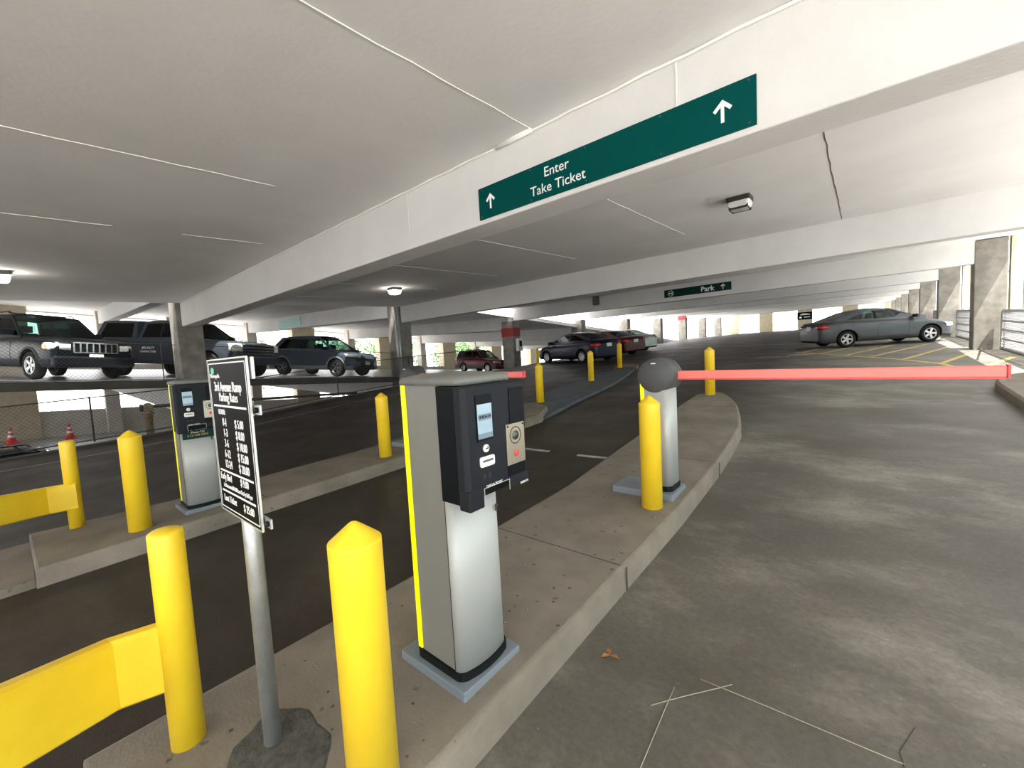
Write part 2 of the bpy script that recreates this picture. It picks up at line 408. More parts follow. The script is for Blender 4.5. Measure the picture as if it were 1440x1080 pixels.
# right side: raised sidewalk and outer sill
b = MB()
ysw = [-14, 3.4, 7.6, 9.6]
XC = lambda y: 1.47 + (.012 * y if y > 0 else 0)
b.grid([[(XC(y), y, fz(y) - .02), (XC(y), y, fz(y) + .12), (XC(y) + .03, y, fz(y) + .15), (XR, y, fz(y) + .15)] for y in ysw], smooth=False)
rows = []
for i in range(9):
    t = i / 8 * PI / 2; y = 9.6 + 1.5 * math.sin(t); x = 1.585 + 1.0 * (1 - math.cos(t))
    rows.append([(x, y, fz(y) - .02), (x, y, fz(y) + .12), (x + .03, y - .02, fz(y) + .15), (XR, min(y, 11), fz(y) + .15)])
b.grid(rows, smooth=False)
struct(b.build('sidewalk', M['island']))
b = MB()
yr = [-14, 3.4, 7.6, 10.2, 17.5, 22, 26, 46, 68.8]
b.grid([[(XR, y, fz(y) - .6), (XR - .35, y, fz(y) - .6), (XR - .35, y, fz(y) + .06), (XR, y, fz(y) + .06), (XR, y, fz(y) - .6)] for y in yr], smooth=False)
struct(b.build('trim_3', M['facade']))

b = MB(); b.box(-14.6, -4.6, -8.3, -8.0, -.6, 4.0); struct(b.build('wall_back_blocker', M['facade']))  # unseen wall, added to block light from the left lanes and ceiling
# joints in the ceiling: thin pale caulk beads between the planks
b = MB()
def bead(x, y0, y1, w_=.009, mi=0):
    n = max(2, int((y1 - y0) / .25)); rows = []
    for i in range(n + 1):
        y = y0 + (y1 - y0) * i / n; dx = .006 * math.sin(y * 9 + x) + .004 * math.sin(y * 23)
        rows.append([(x + dx - w_ / 2, y, cz(y) + .002), (x + dx - w_ / 2, y, cz(y) - .006), (x + dx + w_ / 2, y, cz(y) - .006), (x + dx + w_ / 2, y, cz(y) + .002)])
    b.grid(rows, mi, False)
bead(-2.21, -3, 3.05); bead(-4.72, -.5, 1.9, .006); bead(-7.12, -.8, .9, .005); bead(-7.12, 1.6, 2.6, .005); bead(.24, -3, 3.05)
for x in (-.3, -2.66, -5.14, -7.6, -10.1, -12.5): bead(x, 3.5, 10.3 if x > -.4 else 8.6, .007 if x < -.4 else .005, 0 if x < -.4 else 1)
struct(b.build('trim_4', [M['caulk'], M['crack']]))
b = MB()                                     # sealant bead along the beam top and vertical joints on its face
y = 3.055
b.tube([(-14.4 + i * .3, y - .004, cz(y) - .012 - .004 * math.sin(i * 3.1)) for i in range(57)], .012, 6)
b.tube([(-2.62, y - .012, cz(y) - .02), (-2.2, y - .02, cz(y) - .016)], .022, 8)
for x in (-4.02, -.98): b.box(x, x + .01, y - .004, y + .002, cz(y) - .5, cz(y) - .02)
struct(b.build('trim_5', M['caulk']))

# ------------------------------------------------------------------ islands
def island(name, outline, h, m, label=None):
    b = MB(); n = len(outline); c = .03
    cxm = sum(p[0] for p in outline) / n
    def inset(p, d):
        cx_, cy_ = cxm, min(max(p[1], outline[0][1] + .3), max(q[1] for q in outline) - .8)
        v = Vector((cx_ - p[0], cy_ - p[1])); v = v.normalized() * d if v.length > 0 else v
        return (p[0] + v.x, p[1] + v.y)
    rings = []
    for dd, hh in ((0, -.05), (.012, h - .03), (.02, h - .008), (.045, h)):
        rings.append([(*inset(p, dd), fz(p[1]) + hh) for p in outline])
    vs = [q for r in rings for q in r]
    fs = [(i * n + k, i * n + (k + 1) % n, (i + 1) * n + (k + 1) % n, (i + 1) * n + k) for i in range(3) for k in range(n)]
    b.add(vs, fs, 0, True)
    # top: strips between left and right chains
    b.add(rings[3], [tuple(range(n))], 0)
    me = b.build(name, m)
    bm = bmesh.new(); bm.from_mesh(me.data)
    bmesh.ops.triangulate(bm, faces=[f for f in bm.faces if len(f.verts) > 4]); bm.to_mesh(me.data); bm.free()
    return me
def samp(x, ya_, yb_): # right edge chain
    return [(x, ya_ + (yb_ - ya_) * i / 10) for i in range(11)]
out1 = [(-1.12, 0.02)] + [(-1.12, y) for y in (1, 2, 3, 3.4, 4, 4.6)] + [(-1.15, 5.3), (-1.20, 6.0), (-1.32, 6.6), (-1.50, 7.3), (-1.75, 7.9), (-2.0, 8.35), (-2.2, 8.5), (-2.38, 8.1), (-2.36, 7.2), (-2.31, 5.5), (-2.28, 4.3), (-2.25, 3.4), (-2.25, 2), (-2.26, 1), (-2.29, .02)]
i1 = tag(struct(island('curb_island', out1, .15, M['island'])), 'long raised concrete island under the nearest ticket machine and barrier')
out2 = [(-4.86, -.06)] + [(-4.84, y) for y in (1, 2, 3, 3.4)] + [(-4.72, 4.2), (-4.5, 5.2), (-4.42, 6.0), (-4.7, 6.6), (-5.2, 6.95), (-5.6, 6.6), (-5.9, 5.5), (-5.93, 4.3), (-5.9, 3.4), (-5.9, 2), (-5.92, 1), (-6.1, -.08)]
struct(island('curb_island', out2, .15, M['island']))
b = MB(); b.box(-6.1, -4.90, -3.0, -.055, -.02, .065, zf=lambda x, y: fz(y)); struct(b.build('curb_island', M['island'], bevel=.01))
b = MB(); b.box(-2.29, -1.12, -3.0, .0, -.02, .06, zf=lambda x, y: fz(y)); struct(b.build('curb_island', M['island'], bevel=.01))
# blue grey painted median beyond
out3 = [(-4.46, 6.0), (-4.6, 7.2), (-4.8, 8.6), (-5.03, 10.1), (-5.5, 12), (-6.03, 13.7), (-6.5, 14.9), (-6.85, 14.9), (-6.75, 13.4), (-6.5, 11), (-6.2, 8.8), (-5.9, 7.2), (-5.7, 6.4)]
struct(island('median', out3, .06, M['median']))
out4 = [(-6.0, 13.75), (-6.2, 14.3), (-6.55, 15.2), (-6.95, 15.4), (-7.15, 14.6), (-6.95, 13.9), (-6.72, 13.3), (-6.6, 13.3), (-6.65, 14.2), (-6.5, 14.5), (-6.3, 14.2), (-6.1, 13.7)]
struct(island('curb_island', [(-6.0, 13.85), (-6.25, 14.6), (-6.6, 15.2), (-7.0, 15.3), (-7.15, 14.6), (-6.9, 13.9), (-6.5, 14.35)], .12, M['island']))
# tooled joints across the islands
def sstrip(b, p0, p1, w_, h, mi=0, n=8):
    p0 = Vector(p0); p1 = Vector(p1); d = (p1 - p0); q = Vector((-d.y, d.x)).normalized() * w_ / 2; rows = []
    for i in range(n + 1):
        p = p0 + d * i / n; rows.append([(p.x + q.x, p.y + q.y, fz(p.y + q.y) + h), (p.x - q.x, p.y - q.y, fz(p.y - q.y) + h)])
    b.grid(rows, mi, False)
b = MB()
for y in (2.33, 4.55, 7.1): sstrip(b, (-2.22 if y < 5 else -2.3, y), (-1.16 if y < 5 else -1.5, y), .009, .1515)
for y in (1.6, 4.6): sstrip(b, (-5.87, y), (-4.88, y), .009, .1515)
for y in (2.33, 4.55): b.box(-1.1215, -1.117, y - .006, y + .006, fz(y), fz(y) + .15)
struct(b.build('trim_6', M['crack']))

# ------------------------------------------------------------------ floor paint
b = MB()
for p0, p1 in [((-1.73, 18.98), (-1.2, 21.2)), ((-1.15, 18.0), (-.25, 21.1)), ((-.43, 17.07), (.9, 21.2)), ((.2, 16.29), (1.75, 20.8)), ((.87, 15.35), (2.3, 19.7)), ((1.44, 14.05), (2.38, 17.0)), ((1.9, 12.9), (2.75, 15.2))]:
    sstrip(b, p0, p1, .11, .004, n=6)
base = [(-1.98, 19.3), (-.21, 16.71), (.71, 15.41), (1.39, 14.06), (1.62, 12.95), (1.84, 12.1)]
for p0, p1 in zip(base, base[1:]): sstrip(b, p0, p1, .11, .005, n=4)
tag(b.build('hatch_marking', M['road_yellow']), 'yellow diagonal hatch lines painted on the deck beside the parked grey sedan', 'road marking')
b = MB()
sstrip(b, (-3.86, 4.60), (-3.3, 4.62), .07, .004)
tag(b.build('lane_marking', M['road_white']), 'short white stripe on the dark lane right beside the ticket machine', 'road marking')
b = MB(); sstrip(b, (-2.86, 4.62), (-2.36, 4.66), .07, .004)
tag(b.build('lane_marking', M['road_white']), 'short white stripe on the dark lane touching the long island', 'road marking')
b = MB()
sstrip(b, (-1.93, 25.0), (-7.2, 26.7), .14, .004); sstrip(b, (-7.2, 26.7), (-10.3, 28.5), .12, .004)
tag(b.build('stall_line', M['road_white']), 'long thin white line crossing the deck behind the grey sedan', 'road marking')
b = MB(); sstrip(b, (-2.04, 17.9), (-1.3, 18.2), .22, .004); tag(b.build('worn_marking', M['road_white']), 'worn white smear on the deck left of the yellow hatching', 'road marking')
b = MB(); sstrip(b, (-2.92, 17.3), (-1.93, 17.25), .16, .004); tag(b.build('worn_marking', M['road_white']), 'longer worn white streak nearer than the other smear, left of the hatching', 'road marking')

# straws, leaf, patch and cracks on the near floor
b = MB()
def crack(pts, w_):
    for p, q in zip(pts, pts[1:]): sstrip(b, p, q, w_, .0025, n=2)
crack([(.10, 1.62), (.13, 1.80), (.11, 1.95), (.16, 2.10)], .004)
struct(b.build('floor_crack', M['crack']))
rnd = random.Random(3); b = MB(); b2 = MB()
for i in range(120):
    x = rnd.uniform(-2.15, -1.17); y = rnd.uniform(.15, 3.6) ** 1.0; r0 = rnd.uniform(.004, .012)
    if abs(x + 1.45) < .28 and .95 < y < 1.5: continue
    n_ = 7; pp = [(x + r0 * rnd.uniform(.5, 1.3) * math.cos(2 * PI * k / n_), y + r0 * rnd.uniform(.5, 1.3) * math.sin(2 * PI * k / n_)) for k in range(n_)]
    b.add([(px, py, fz(py) + .1512) for px, py in pp], [tuple(range(n_))])
    if i % 3 == 0: b2.add([(x + (px - x) * .5 + .002, y + (py - y) * .5, fz(py) + .1518) for px, py in pp], [tuple(range(n_))])
struct(b.build('trim_13', M['patch'])); struct(b2.build('trim_14', M['facade']))
def straw(p0, p1, name, label, r=.0022):
    b = MB(); n = 5; P = []
    for i in range(n + 1):
        t = i / n; x = p0[0] + (p1[0] - p0[0]) * t; y = p0[1] + (p1[1] - p0[1]) * t
        P.append((x, y, fz(y) + r + .001 + .002 * math.sin(t * 5)))
    b.tube(P, r, 5); return tag(b.build(name, M['straw']), label, 'straw', 'dry stalks on the near floor')
straw((-.69, 1.62), (-.44, 1.93), 'dry_stalk', 'short pale stalk crossing two others on the near floor')
straw((-.64, 1.77), (-.62, 1.33), 'dry_stalk', 'pale stalk pointing at the camera on the near floor')
straw((-.56, 1.88), (.12, 1.90), 'dry_stalk', 'longest pale stalk running to the right on the near floor', .002)
b = MB()
for a in (0, 2.2, 4.1):
    b.add([(0, 0, .006), (.03 * math.cos(a - .5), .03 * math.sin(a - .5), .016), (.05 * math.cos(a), .05 * math.sin(a), .008), (.03 * math.cos(a + .5), .03 * math.sin(a + .5), .012)], [(0, 1, 2, 3)])
    b.tube([(0, 0, .005), (.05 * math.cos(a), .05 * math.sin(a), .01)], .0015, 4)
o = b.build('dead_leaf', M['deadleaf']); o.location = (-.96, 1.78, fz(1.78)); tag(o, 'curled brown dead leaf on the floor beside the long island', 'leaf')
b = MB(); pts = []
for i in range(28):
    t = 2 * PI * i / 28; r = 1 + .08 * math.sin(3 * t) + .05 * math.sin(7 * t)
    pts.append((-1.66 + .2 * r * math.cos(t), .50 + .155 * r * math.sin(t)))
b.add([(x, y, fz(y) + .15 + .004) for x, y in pts] + [(-1.66 + (x + 1.66) * 1.08, .5 + (y - .5) * 1.08, fz(y) + .149) for x, y in pts],
      [tuple(range(28))] + [(i, (i + 1) % 28, (i + 1) % 28 + 28, i + 28) for i in range(28)], 0, False)
tag(b.build('grout_patch', M['patch']), 'dark round grout patch around the foot of the rate sign pole', 'patch')

# ------------------------------------------------------------------ bollards
def bollard(x, y, h, r, label, base_h=.15, cone=True, group='yellow steel bollards', matname='yellow', flat=False):
    z = fz(y) + base_h; b = MB()
    if cone: prof = [(r, -.03), (r, h - r * .80), (r, h - r * .76), (r * .985, h - r * .73), (r * .95, h - r * .70), (r * .25, h - r * .12), (r * .12, h - r * .03), (.0001, h)]
    else: prof = [(r, -.03), (r, h - r * .42), (r * .9, h - r * .2), (r * .6, h - r * .06), (.0001, h)]
    b.lathe(prof, 40)
    o = b.build('bollard', M[matname]); o.location = (x, y, z)
    return tag(o, label, 'bollard', group)
bollard(-1.262, .655, .915, .084, 'nearest fat yellow bollard with a pointed cap, cut off by the bottom edge')
bollard(-1.335, 3.30, .93, .084, 'yellow bollard in front of the silver barrier post on the long island')
bollard(-2.13, 8.12, .87, .084, 'yellow bollard behind the red boom at the far tip of the long island')
bollard(-5.14, .60, .93, .084, 'pointed yellow bollard between the short railing and the farther ticket machine')
bollard(-5.13, 3.22, .90, .084, 'lone yellow bollard on the far island just left of the nearest machine')
bollard(-5.42, 7.33, .86, .084, 'yellow bollard at the near end of the blue grey median', .05)
bollard(-5.95, 10.55, .88, .084, 'yellow bollard in the middle of the blue grey median', .05)
bollard(-6.68, 13.95, .88, .084, 'farthest yellow bollard on the blue grey median', .11)
bollard(-11.55, 15.6, .95, .07, 'small distant yellow post between the red banded column and the dark blue sedan', 0, group='yellow steel bollards')

# yellow bent guard rails hung on a thinner post
def rail(post, pts, h, label):
    root = empty('guard_rail', (post[0], post[1], fz(post[1]) + .15), 0, label, 'guard rail')
    inv = Vector(root.location)
    b = MB(); r = .056; b.lathe([(r, -.03), (r, .835), (r * .96, .842), (r * .75, .85), (.0001, .856)], 32)
    b.build('post', M['yellow'], root)
    ex, ey = pts[-1][0] - post[0] - .03, pts[-1][1] - post[1]
    b = MB(); b.lathe([(r, -.12), (r, .835), (r * .96, .842), (r * .75, .85), (.0001, .856)], 32, Matrix.Translation((ex, ey, 0))); b.build('post', M['yellow'], root)
    b = MB()
    rows = []
    for (x, y, zt) in pts:
        c = Vector((x, y, zt)) - inv; k = pts.index((x, y, zt))
        p_ = Vector(pts[max(k - 1, 0)][:2]); q_ = Vector(pts[min(k + 1, len(pts) - 1)][:2]); d = (q_ - p_).normalized(); nn = Vector((-d.y, d.x, 0))
        if nn.x < 0: nn = -nn
        t = .02; e = .035
        rows.append([c + nn * -e, c + nn * (t * .3), c + nn * t + Vector((0, 0, -.012)), c + nn * t + Vector((0, 0, -h + .012)), c + nn * (t * .3) + Vector((0, 0, -h)), c + nn * -e + Vector((0, 0, -h)), c + nn * -e + Vector((0, 0, -h + .015)), c + Vector((0, 0, -h + .02)), c + Vector((0, 0, -.015)), c + nn * -e + Vector((0, 0, -.012)), c + nn * -e])
    b.grid(rows, 0, False)
    b.build('rail_plate', M['yellow'], root)
    return root
rail((-2.02, .303), [(-2.005, .315, .655), (-2.075, .125, .648), (-1.89, -.12, .725), (-1.72, -.36, .80)], .262, 'nearer yellow guard rail with a bent plate and round post, left foreground')
rail((-5.85, .235), [(-5.80, .26, .60), (-5.87, .06, .592), (-5.60, -.20, .64), (-5.30, -.5, .70)], .255, 'farther yellow guard rail and thin post on the second island')

# ------------------------------------------------------------------ ticket machines
def rrect(x0, x1, y0, y1, r, n=5, bulge=0):
    P = []
    for cx_, cy_, a0 in ((x1 - r, y1 - r, 0), (x0 + r, y1 - r, PI / 2), (x0 + r, y0 + r, PI), (x1 - r, y0 + r, 1.5 * PI)):
        for i in range(n + 1):
            a = a0 + PI / 2 * i / n; x = cx_ + r * math.cos(a); y = cy_ + r * math.sin(a)
            P.append((x, y))
    if bulge:
        out = []
        ym = (y0 + y1) / 2; hy = (y1 - y0) / 2
        for x, y in P:
            if x > (x0 + x1) / 2: x += bulge * (1 - ((y - ym) / hy) ** 2)
            out.append((x, y))
        # extra points on the bulged side
        i = len(out) - 1
        seg = [(x1 + bulge * (1 - (t) ** 2), ym + hy * t) for t in (-.6, -.35, 0, .35, .6)]
        out = out + [p for p in seg if abs(p[1] - ym) < hy - r]
        return out
    return P
def machine(x, y, label, assist):
    # local frame: origin at the foot corner of the base plate, +x faces the driver
    z = fz(y) + .15; root = empty('ticket_machine', (x, y, z), 0, label, 'ticket machine', 'parking ticket machines')
    b = MB(); b.prism([(px, py, -.015) for px, py in rrect(0, .44, 0, .36, .008, 2)], (0, 0, .055)); b.build('base_plate', M['base'], root, bevel=.004)
    body = rrect(.095, .385, .035, .325, .03, 6, .028)
    ring = rrect(.088, .393, .028, .332, .032, 6, .028)
    b = MB(); b.prism([(px, py, .04) for px, py in ring], (0, 0, .035)); b.build('plinth', M['dark'], root)
    # rear half panel (grey), yellow reflective edge, front panel (silver)
    b = MB()
    b.prism([(.125, .04, .075), (.355, .036, .075), (.355, .324, .075), (.125, .32, .075)], (0, 0, 1.235)); b.build('housing', M['alu2'], root, bevel=.004)
    front = [p for p in body if p[0] > .352]
    front = [(.352, .324)] + sorted([p for p in front], key=lambda p: -p[1]) + [(.352, .036)]
    b = MB(); b.prism([(px, py, .075) for px, py in front], (0, 0, .80), 0, True); b.build('front_panel', M['alu'], root)
    b = MB(); b.prism([(.098, .034, .08), (.126, .034, .08), (.126, .32, .08), (.098, .32, .08)], (0, 0, 1.225)); b.build('reflective_strip', M['reflect_glow'], root, bevel=.003)
    b = MB(); b.box(.3525, .3545, .033, .035, .08, .87); b.build('seam', M['seam'], root)
    # keyhole
    b = MB(); b.lathe([(.009, 0), (.009, .004), (.0001, .004)], 12, Matrix.Translation((.409, .285, .735)) @ Matrix.Rotation(PI / 2, 4, 'Y')); b.box(.405, .412, .281, .289, .71, .728)
    b.build('lock', M['dpipe'], root)
    # head
    H0, H1 = .845, 1.30; XF = .56; hy0, hy1 = -.015, .345
    hd = [(.33, .03), (.45, hy0), (XF - .02, hy0 - .003), (XF, hy0 + .01), (XF, hy1 - .012), (XF - .012, hy1), (.40, hy1), (.33, .33)]
    b = MB(); cut0, cut1 = .065, .215       # notch above the ticket mouth in the lower rim
    hd = [(.50, hy0), (XF - .02, hy0 - .003), (XF, hy0 + .012), (XF, hy1 - .012), (XF - .012, hy1), (.50, hy1)]
    b.prism([(px, py, H0 + .055) for px, py in hd], (0, 0, H1 - H0 - .055))
    b.box(.50, XF, hy0, cut0, H0 - .02, H0 + .06); b.box(.50, XF, cut1, hy1, H0 + .02, H0 + .06)
    b.build('head', M['dark2'], root, bevel=.006)
    b = MB(); b.prism([(.350, .028, H0), (.40, hy0 + .002, H0), (.505, hy0 + .001, H0), (.505, hy1 - .002, H0), (.38, hy1 - .002, H0), (.350, .32, H0)], (0, 0, H1 - H0 - .002)); b.build('side_panel', M['black'], root)
    XP = XF + .0005
    b = MB(); b.box(XF - .004, XP + .003, .205 + .03, .35 - .02, 1.10, 1.275); b.build('recess', M['black'], root)
    b = MB(); b.box(XF - .004, XP + .003, .04, .130, 1.085, 1.265, 0); scr = b.build('display', M['black'], root)
    b = MB(); b.box(XP + .0028, XP + .0042, .046, .126, 1.095, 1.228, 0); b.box(XP + .0030, XP + .0046, .046, .126, 1.095, 1.115, 1); b.box(XP + .003, XP + .0046, .05, .122, 1.165, 1.19, 1)
    b.build('screen', [M['screen'], M['screen2']], scr)
    F = lambda yy, zz: frame((XP + .0055, yy, zz), (0, 1, 0), (0, 0, 1))
    text('SKIDATA', .017, F(.086, 1.178), M['dark'], scr)
    b = MB(); b.lathe([(.0155, 0), (.0155, .006), (.013, .008), (.0001, .008)], 20, Matrix.Translation((XP, .084, 1.055)) @ Matrix.Rotation(PI / 2, 4, 'Y')); bt = b.build('button', M['cream'], root)
    b = MB(); b.box(XP + .0075, XP + .0095, .077, .091, 1.053, 1.057); b.box(XP + .0075, XP + .0095, .087, .091, 1.053, 1.064); b.build('symbol', M['dark'], bt)
    b = MB(); b.prism([(XP, yy, zz) for yy, zz in rrect(.047, .125, .985, 1.025, .008, 3)], (.009, 0, 0)); ts = b.build('ticket_slot', M['cream'], root, bevel=.002)
    b = MB(); b.box(XP + .0085, XP + .0098, .057, .115, 1.004, 1.012); b.build('slot', M['speaker'], ts)
    # contactless waves
    b = MB()
    for k, rr_ in enumerate((.008, .014, .02)):
        for sgn in (-1, 1):
            P = [(XP + .001, .086 + sgn * rr_ * math.cos(a), .945 + rr_ * math.sin(a)) for a in [(-.6 + .3 * i) for i in range(5)]]
            b.tube(P, .0008, 4)
    b.build('symbol', M['speaker'], root)
    text('CARD & TICKET', .0145, F(.118, .905), M['white'], root, sx=.9)
    text('SKIDATA', .0135, F(.305, .865), M['white'], root)
    b = MB(); b.box(XP - .001, XP + .001, cut0 - .001, cut0 + .0015, H0 + .0, H0 + .055); b.box(XP - .001, XP + .001, cut1 - .0015, cut1 + .001, H0 + .01, H0 + .055); b.box(XP - .001, XP + .001, cut0, cut1, H0 + .0525, H0 + .055)
    b.build('mouth_trim', M['sframe'], root)
    # brass coloured intercom plate with speaker and help button
    b = MB(); b.box(XP, XP + .004, .207, .322, .955, 1.125, 0); pl = b.build('intercom_plate', M['steel'], root, bevel=.001)
    b = MB(); A = Matrix.Translation((XP + .004, .262, 1.075)) @ Matrix.Rotation(PI / 2, 4, 'Y')
    b.lathe([(.037, -.001), (.037, .002), (.033, .002), (.031, -.0005), (.020, -.0005), (.019, .004), (.004, .004), (.003, .006), (.0001, .006)], 28, A); b.build('speaker', M['speaker'], pl)
    b = MB(); b.lathe([(.0135, 0), (.0135, .003), (.0001, .003)], 20, Matrix.Translation((XP + .004, .262, 1.0)) @ Matrix.Rotation(PI / 2, 4, 'Y')); b.build('help_button', M['redb'], pl)
    for yy, zz in ((.216, 1.116), (.313, 1.116)):
        b = MB(); b.lathe([(.004, 0), (.004, .002), (.0001, .002)], 10, Matrix.Translation((XP + .004, yy, zz)) @ Matrix.Rotation(PI / 2, 4, 'Y')); b.build('screw', M['dark'], pl)
    b = MB(); b.box(XP, XP + .003, .21, .32, .91, .953); b.build('recess', M['black'], root)
    # domed lid
    lidp = rrect(.082, .50, .02, .345, .05, 6, 0)
    b = MB(); n = len(lidp); c0 = Vector((.29, .18))
    def ringl(sc, zz): return [((p[0] - c0.x) * sc + c0.x, (p[1] - c0.y) * sc + c0.y, zz) for p in lidp]
    rr = [ringl(1, 1.302), ringl(1.005, 1.318), ringl(.97, 1.332), ringl(.7, 1.343), ringl(.3, 1.349)]
    vs = [v for r_ in rr for v in r_]
    b.add(vs, [(i * n + k, i * n + (k + 1) % n, (i + 1) * n + (k + 1) % n, (i + 1) * n + k) for i in range(4) for k in range(n)] + [tuple(range(4 * n, 5 * n)), tuple(range(n))[::-1]], 0, True)
    b.build('lid', M['lid'], root)
    if assist:
        b = MB(); b.box(.405, .418, .045, .315, .745, .86); pn = b.build('notice', M['green2'], root)
        for k, (t_, s_, m_) in enumerate((('For Assistance', .026, 'white'), ('Please Call', .026, 'white'), ('612-338-6860', .031, 'road_yellow'))):
            text(t_, s_, frame((.4195, .17, .84 - k * .03), (0, 1, 0), (0, 0, 1)), M[m_], pn)
    return root
machine(-1.675, 1.052, 'large silver and black ticket machine with yellow edge on the nearest island', False)
machine(-5.56, .94, 'farther silver ticket machine half hidden behind the black parking rate sign', True)

# ------------------------------------------------------------------ barrier gates
def gate(x, y, length, label, g='barrier gates'):
    z = fz(y) + .15; root = empty('barrier_gate', (x, y, z), 0, label, 'barrier gate')
    b = MB(); b.prism([(px, py, -.015) for px, py in rrect(-.27, .28, -.17, .19, .008, 2)], (0, 0, .06)); b.build('base_plate', M['base'], root, bevel=.004)
    b = MB(); b.prism([(px, py, .04) for px, py in rrect(-.01, .255, -.115, .155, .05)], (0, 0, .05)); b.build('plinth', M['dark'], root)
    b = MB(); b.prism([(px, py, .09) for px, py in rrect(.0, .245, -.105, .145, .05, 6)], (0, 0, .9), 0, True); b.build('cabinet', M['alu'], root)
    b = MB(); b.box(.0, .035, -.104, -.06, .09, .99); b.build('reflective_strip', M['reflect_glow'], root)
    A = Matrix.Translation((.128, -.10, 1.045)) @ Matrix.Rotation(-PI / 2, 4, 'X')
    b = MB(); b.lathe([(.0001, -.035), (.06, -.032), (.12, -.018), (.150, .004), (.158, .03), (.158, .17), (.156, .172), (.156, .178), (.158, .18), (.158, .24), (.15, .262), (.1, .275), (.0001, .278)], 48, A)
    hd = b.build('head', M['head'], root)
    b = MB(); b.box(.11, .15, -.124, -.120, 1.155, 1.165); b.build('badge', M['white'], hd)
    b = MB()
    Lb = length
    b.prism([(.26, yy, zz) for yy, zz in ((.03, 1.015), (.03, 1.085), (.075, 1.085), (.075, 1.015))], (Lb, 0, 0), 0)
    bm_ = b.build('boom', M['boom'], root, bevel=.008)
    b = MB(); b.box(.262, .26 + Lb - .003, .028, .077, 1.008, 1.017); b.build('rubber_edge', M['boomd'], bm_)
    b = MB(); b.prism([(.26 + Lb, yy, zz) for yy, zz in ((.026, 1.011), (.026, 1.089), (.079, 1.089), (.079, 1.011))], (.012, 0, 0)); b.build('end_cap', M['boomd'], bm_)
    b = MB(); b.box(.235, .275, .02, .085, 1.0, 1.1); b.build('boom_clamp', M['head'], root, bevel=.01)
    return root
gate(-1.50, 3.62, 1.88, 'near barrier gate with round grey head and long red boom across the right lane')
gate(-5.30, 3.78, 1.98, 'barrier gate mostly hidden behind the nearest machine, only its red boom tip clear')

# ------------------------------------------------------------------ rate sign on pole
root = empty('rate_sign', (-1.728, .504, fz(.504) + .15), 0, 'black parking rate sign with white border on a galvanised pole', 'sign')
o_ = Vector(root.location)
b = MB(); b.lathe([(.030, -.03), (.030, 1.47)], 24); b.build('pole', M['galv'], root)
b = MB()
b.box(-.034, .034, -.044, .034, 1.26, 1.30)
b.build('bracket', M['galv'], root)
x0, x1, z0, z1 = -1.85 - o_.x, -1.445 - o_.x, 1.085 - o_.z, 1.64 - o_.z
yb = -.048
b = MB(); b.box(x0, x1, yb - .006, yb, z0, z1); pan = b.build('sign_panel', M['asign'], root)
b = MB()
for q in ((x0 - .002, x0 + .003, z0, z1), (x1 - .003, x1 + .002, z0, z1), (x0, x1, z0 - .002, z0 + .003), (x0, x1, z1 - .003, z1 + .002)):
    b.box(q[0], q[1], yb - .0072, yb - .001, q[2], q[3])
b.build('sign_frame', M['sframe'], pan)
b = MB(); yt = yb - .0065
i_ = .012
for q in ((x0 + i_, x0 + i_ + .004, z0 + i_, z1 - i_), (x1 - i_ - .004, x1 - i_, z0 + i_, z1 - i_), (x0 + i_, x1 - i_, z0 + i_, z0 + i_ + .004), (x0 + i_, x1 - i_, z1 - i_ - .004, z1 - i_)):
    b.box(q[0], q[1], yt - .0006, yt, q[2], q[3])
hh = z1 - z0
for t_ in (.705, .277, .14): b.box(x0 + .035, x1 - .035, yt - .0006, yt, z0 + hh * t_ - .0035, z0 + hh * t_ + .0035)
b.build('border_lines', M['white'], pan)
def st(s_, size, fx, fz_, al='CENTER', m='white', sx=1.0, bold=0):
    text(s_, size, frame((x0 + (x1 - x0) * fx, yt - .0006, z0 + hh * fz_), (1, 0, 0), (0, 0, 1)), M[m], pan, align=al, sx=sx, bold=bold)
st('Minneapolis', .022, .06, .895, 'LEFT'); st('3rd Avenue Ramp', .048, .5, .825, sx=.80, bold=.0004); st('Parking Rates', .044, .5, .76, sx=.8)
st('HOURS:', .026, .2, .665, 'LEFT', sx=.8)
for k, (a_, c_) in enumerate((('0-1', '$ 5.00'), ('1-3', '$ 8.00'), ('3-6', '$ 10.00'), ('6-12', '$ 15.00'), ('12-24', '$ 20.00'))):
    st(a_, .041, .34, .60 - k * .068, sx=.8); st(c_, .041, .60, .60 - k * .068, 'LEFT', sx=.8)
st('Early Bird', .036, .08, .235, 'LEFT', sx=.85); st('$ 9.00', .036, .60, .24, 'LEFT', sx=.85); st('in Between 6:00-8:00 am Out by 6:00 pm', .0215, .5, .178, sx=.8)
st('Lost Ticket', .034, .12, .09, 'LEFT', sx=.85); st('$ 25.00', .038, .62, .085, 'LEFT', sx=.85)
b = MB(); b.add([(x0 + .055 + .02 * math.cos(a), yt - .0006, z1 - .04 + .013 * math.sin(a)) for a in [i * PI / 6 for i in range(12)]], [tuple(range(12))]); b.build('emblem', M['leafgreen'], pan)
# square channel behind the sign with bolt ends showing at the right
b = MB()
b.box(x1 - .012, x1 + .012, yb + .003, yb + .012, z1 - .07, z1 - .002)
b.build('mounting_channel', M['galv'], root)
for zz in (z0 + hh * .70, z0 + hh * .055):
    b = MB(); b.box(x1 - .25, x1 + .045, yb + .004, yb + .010, zz - .015, zz + .015); b.build('clamp', M['galv'], root)
for zz in (z0 + hh * .70, z0 + hh * .055):
    b = MB(); b.lathe([(.009, 0), (.009, .008), (.0001, .008)], 10, Matrix.Translation((x1 + .028, yb + .004, zz)) @ Matrix.Rotation(PI / 2, 4, 'X')); b.build('bolt', M['dark'], root)

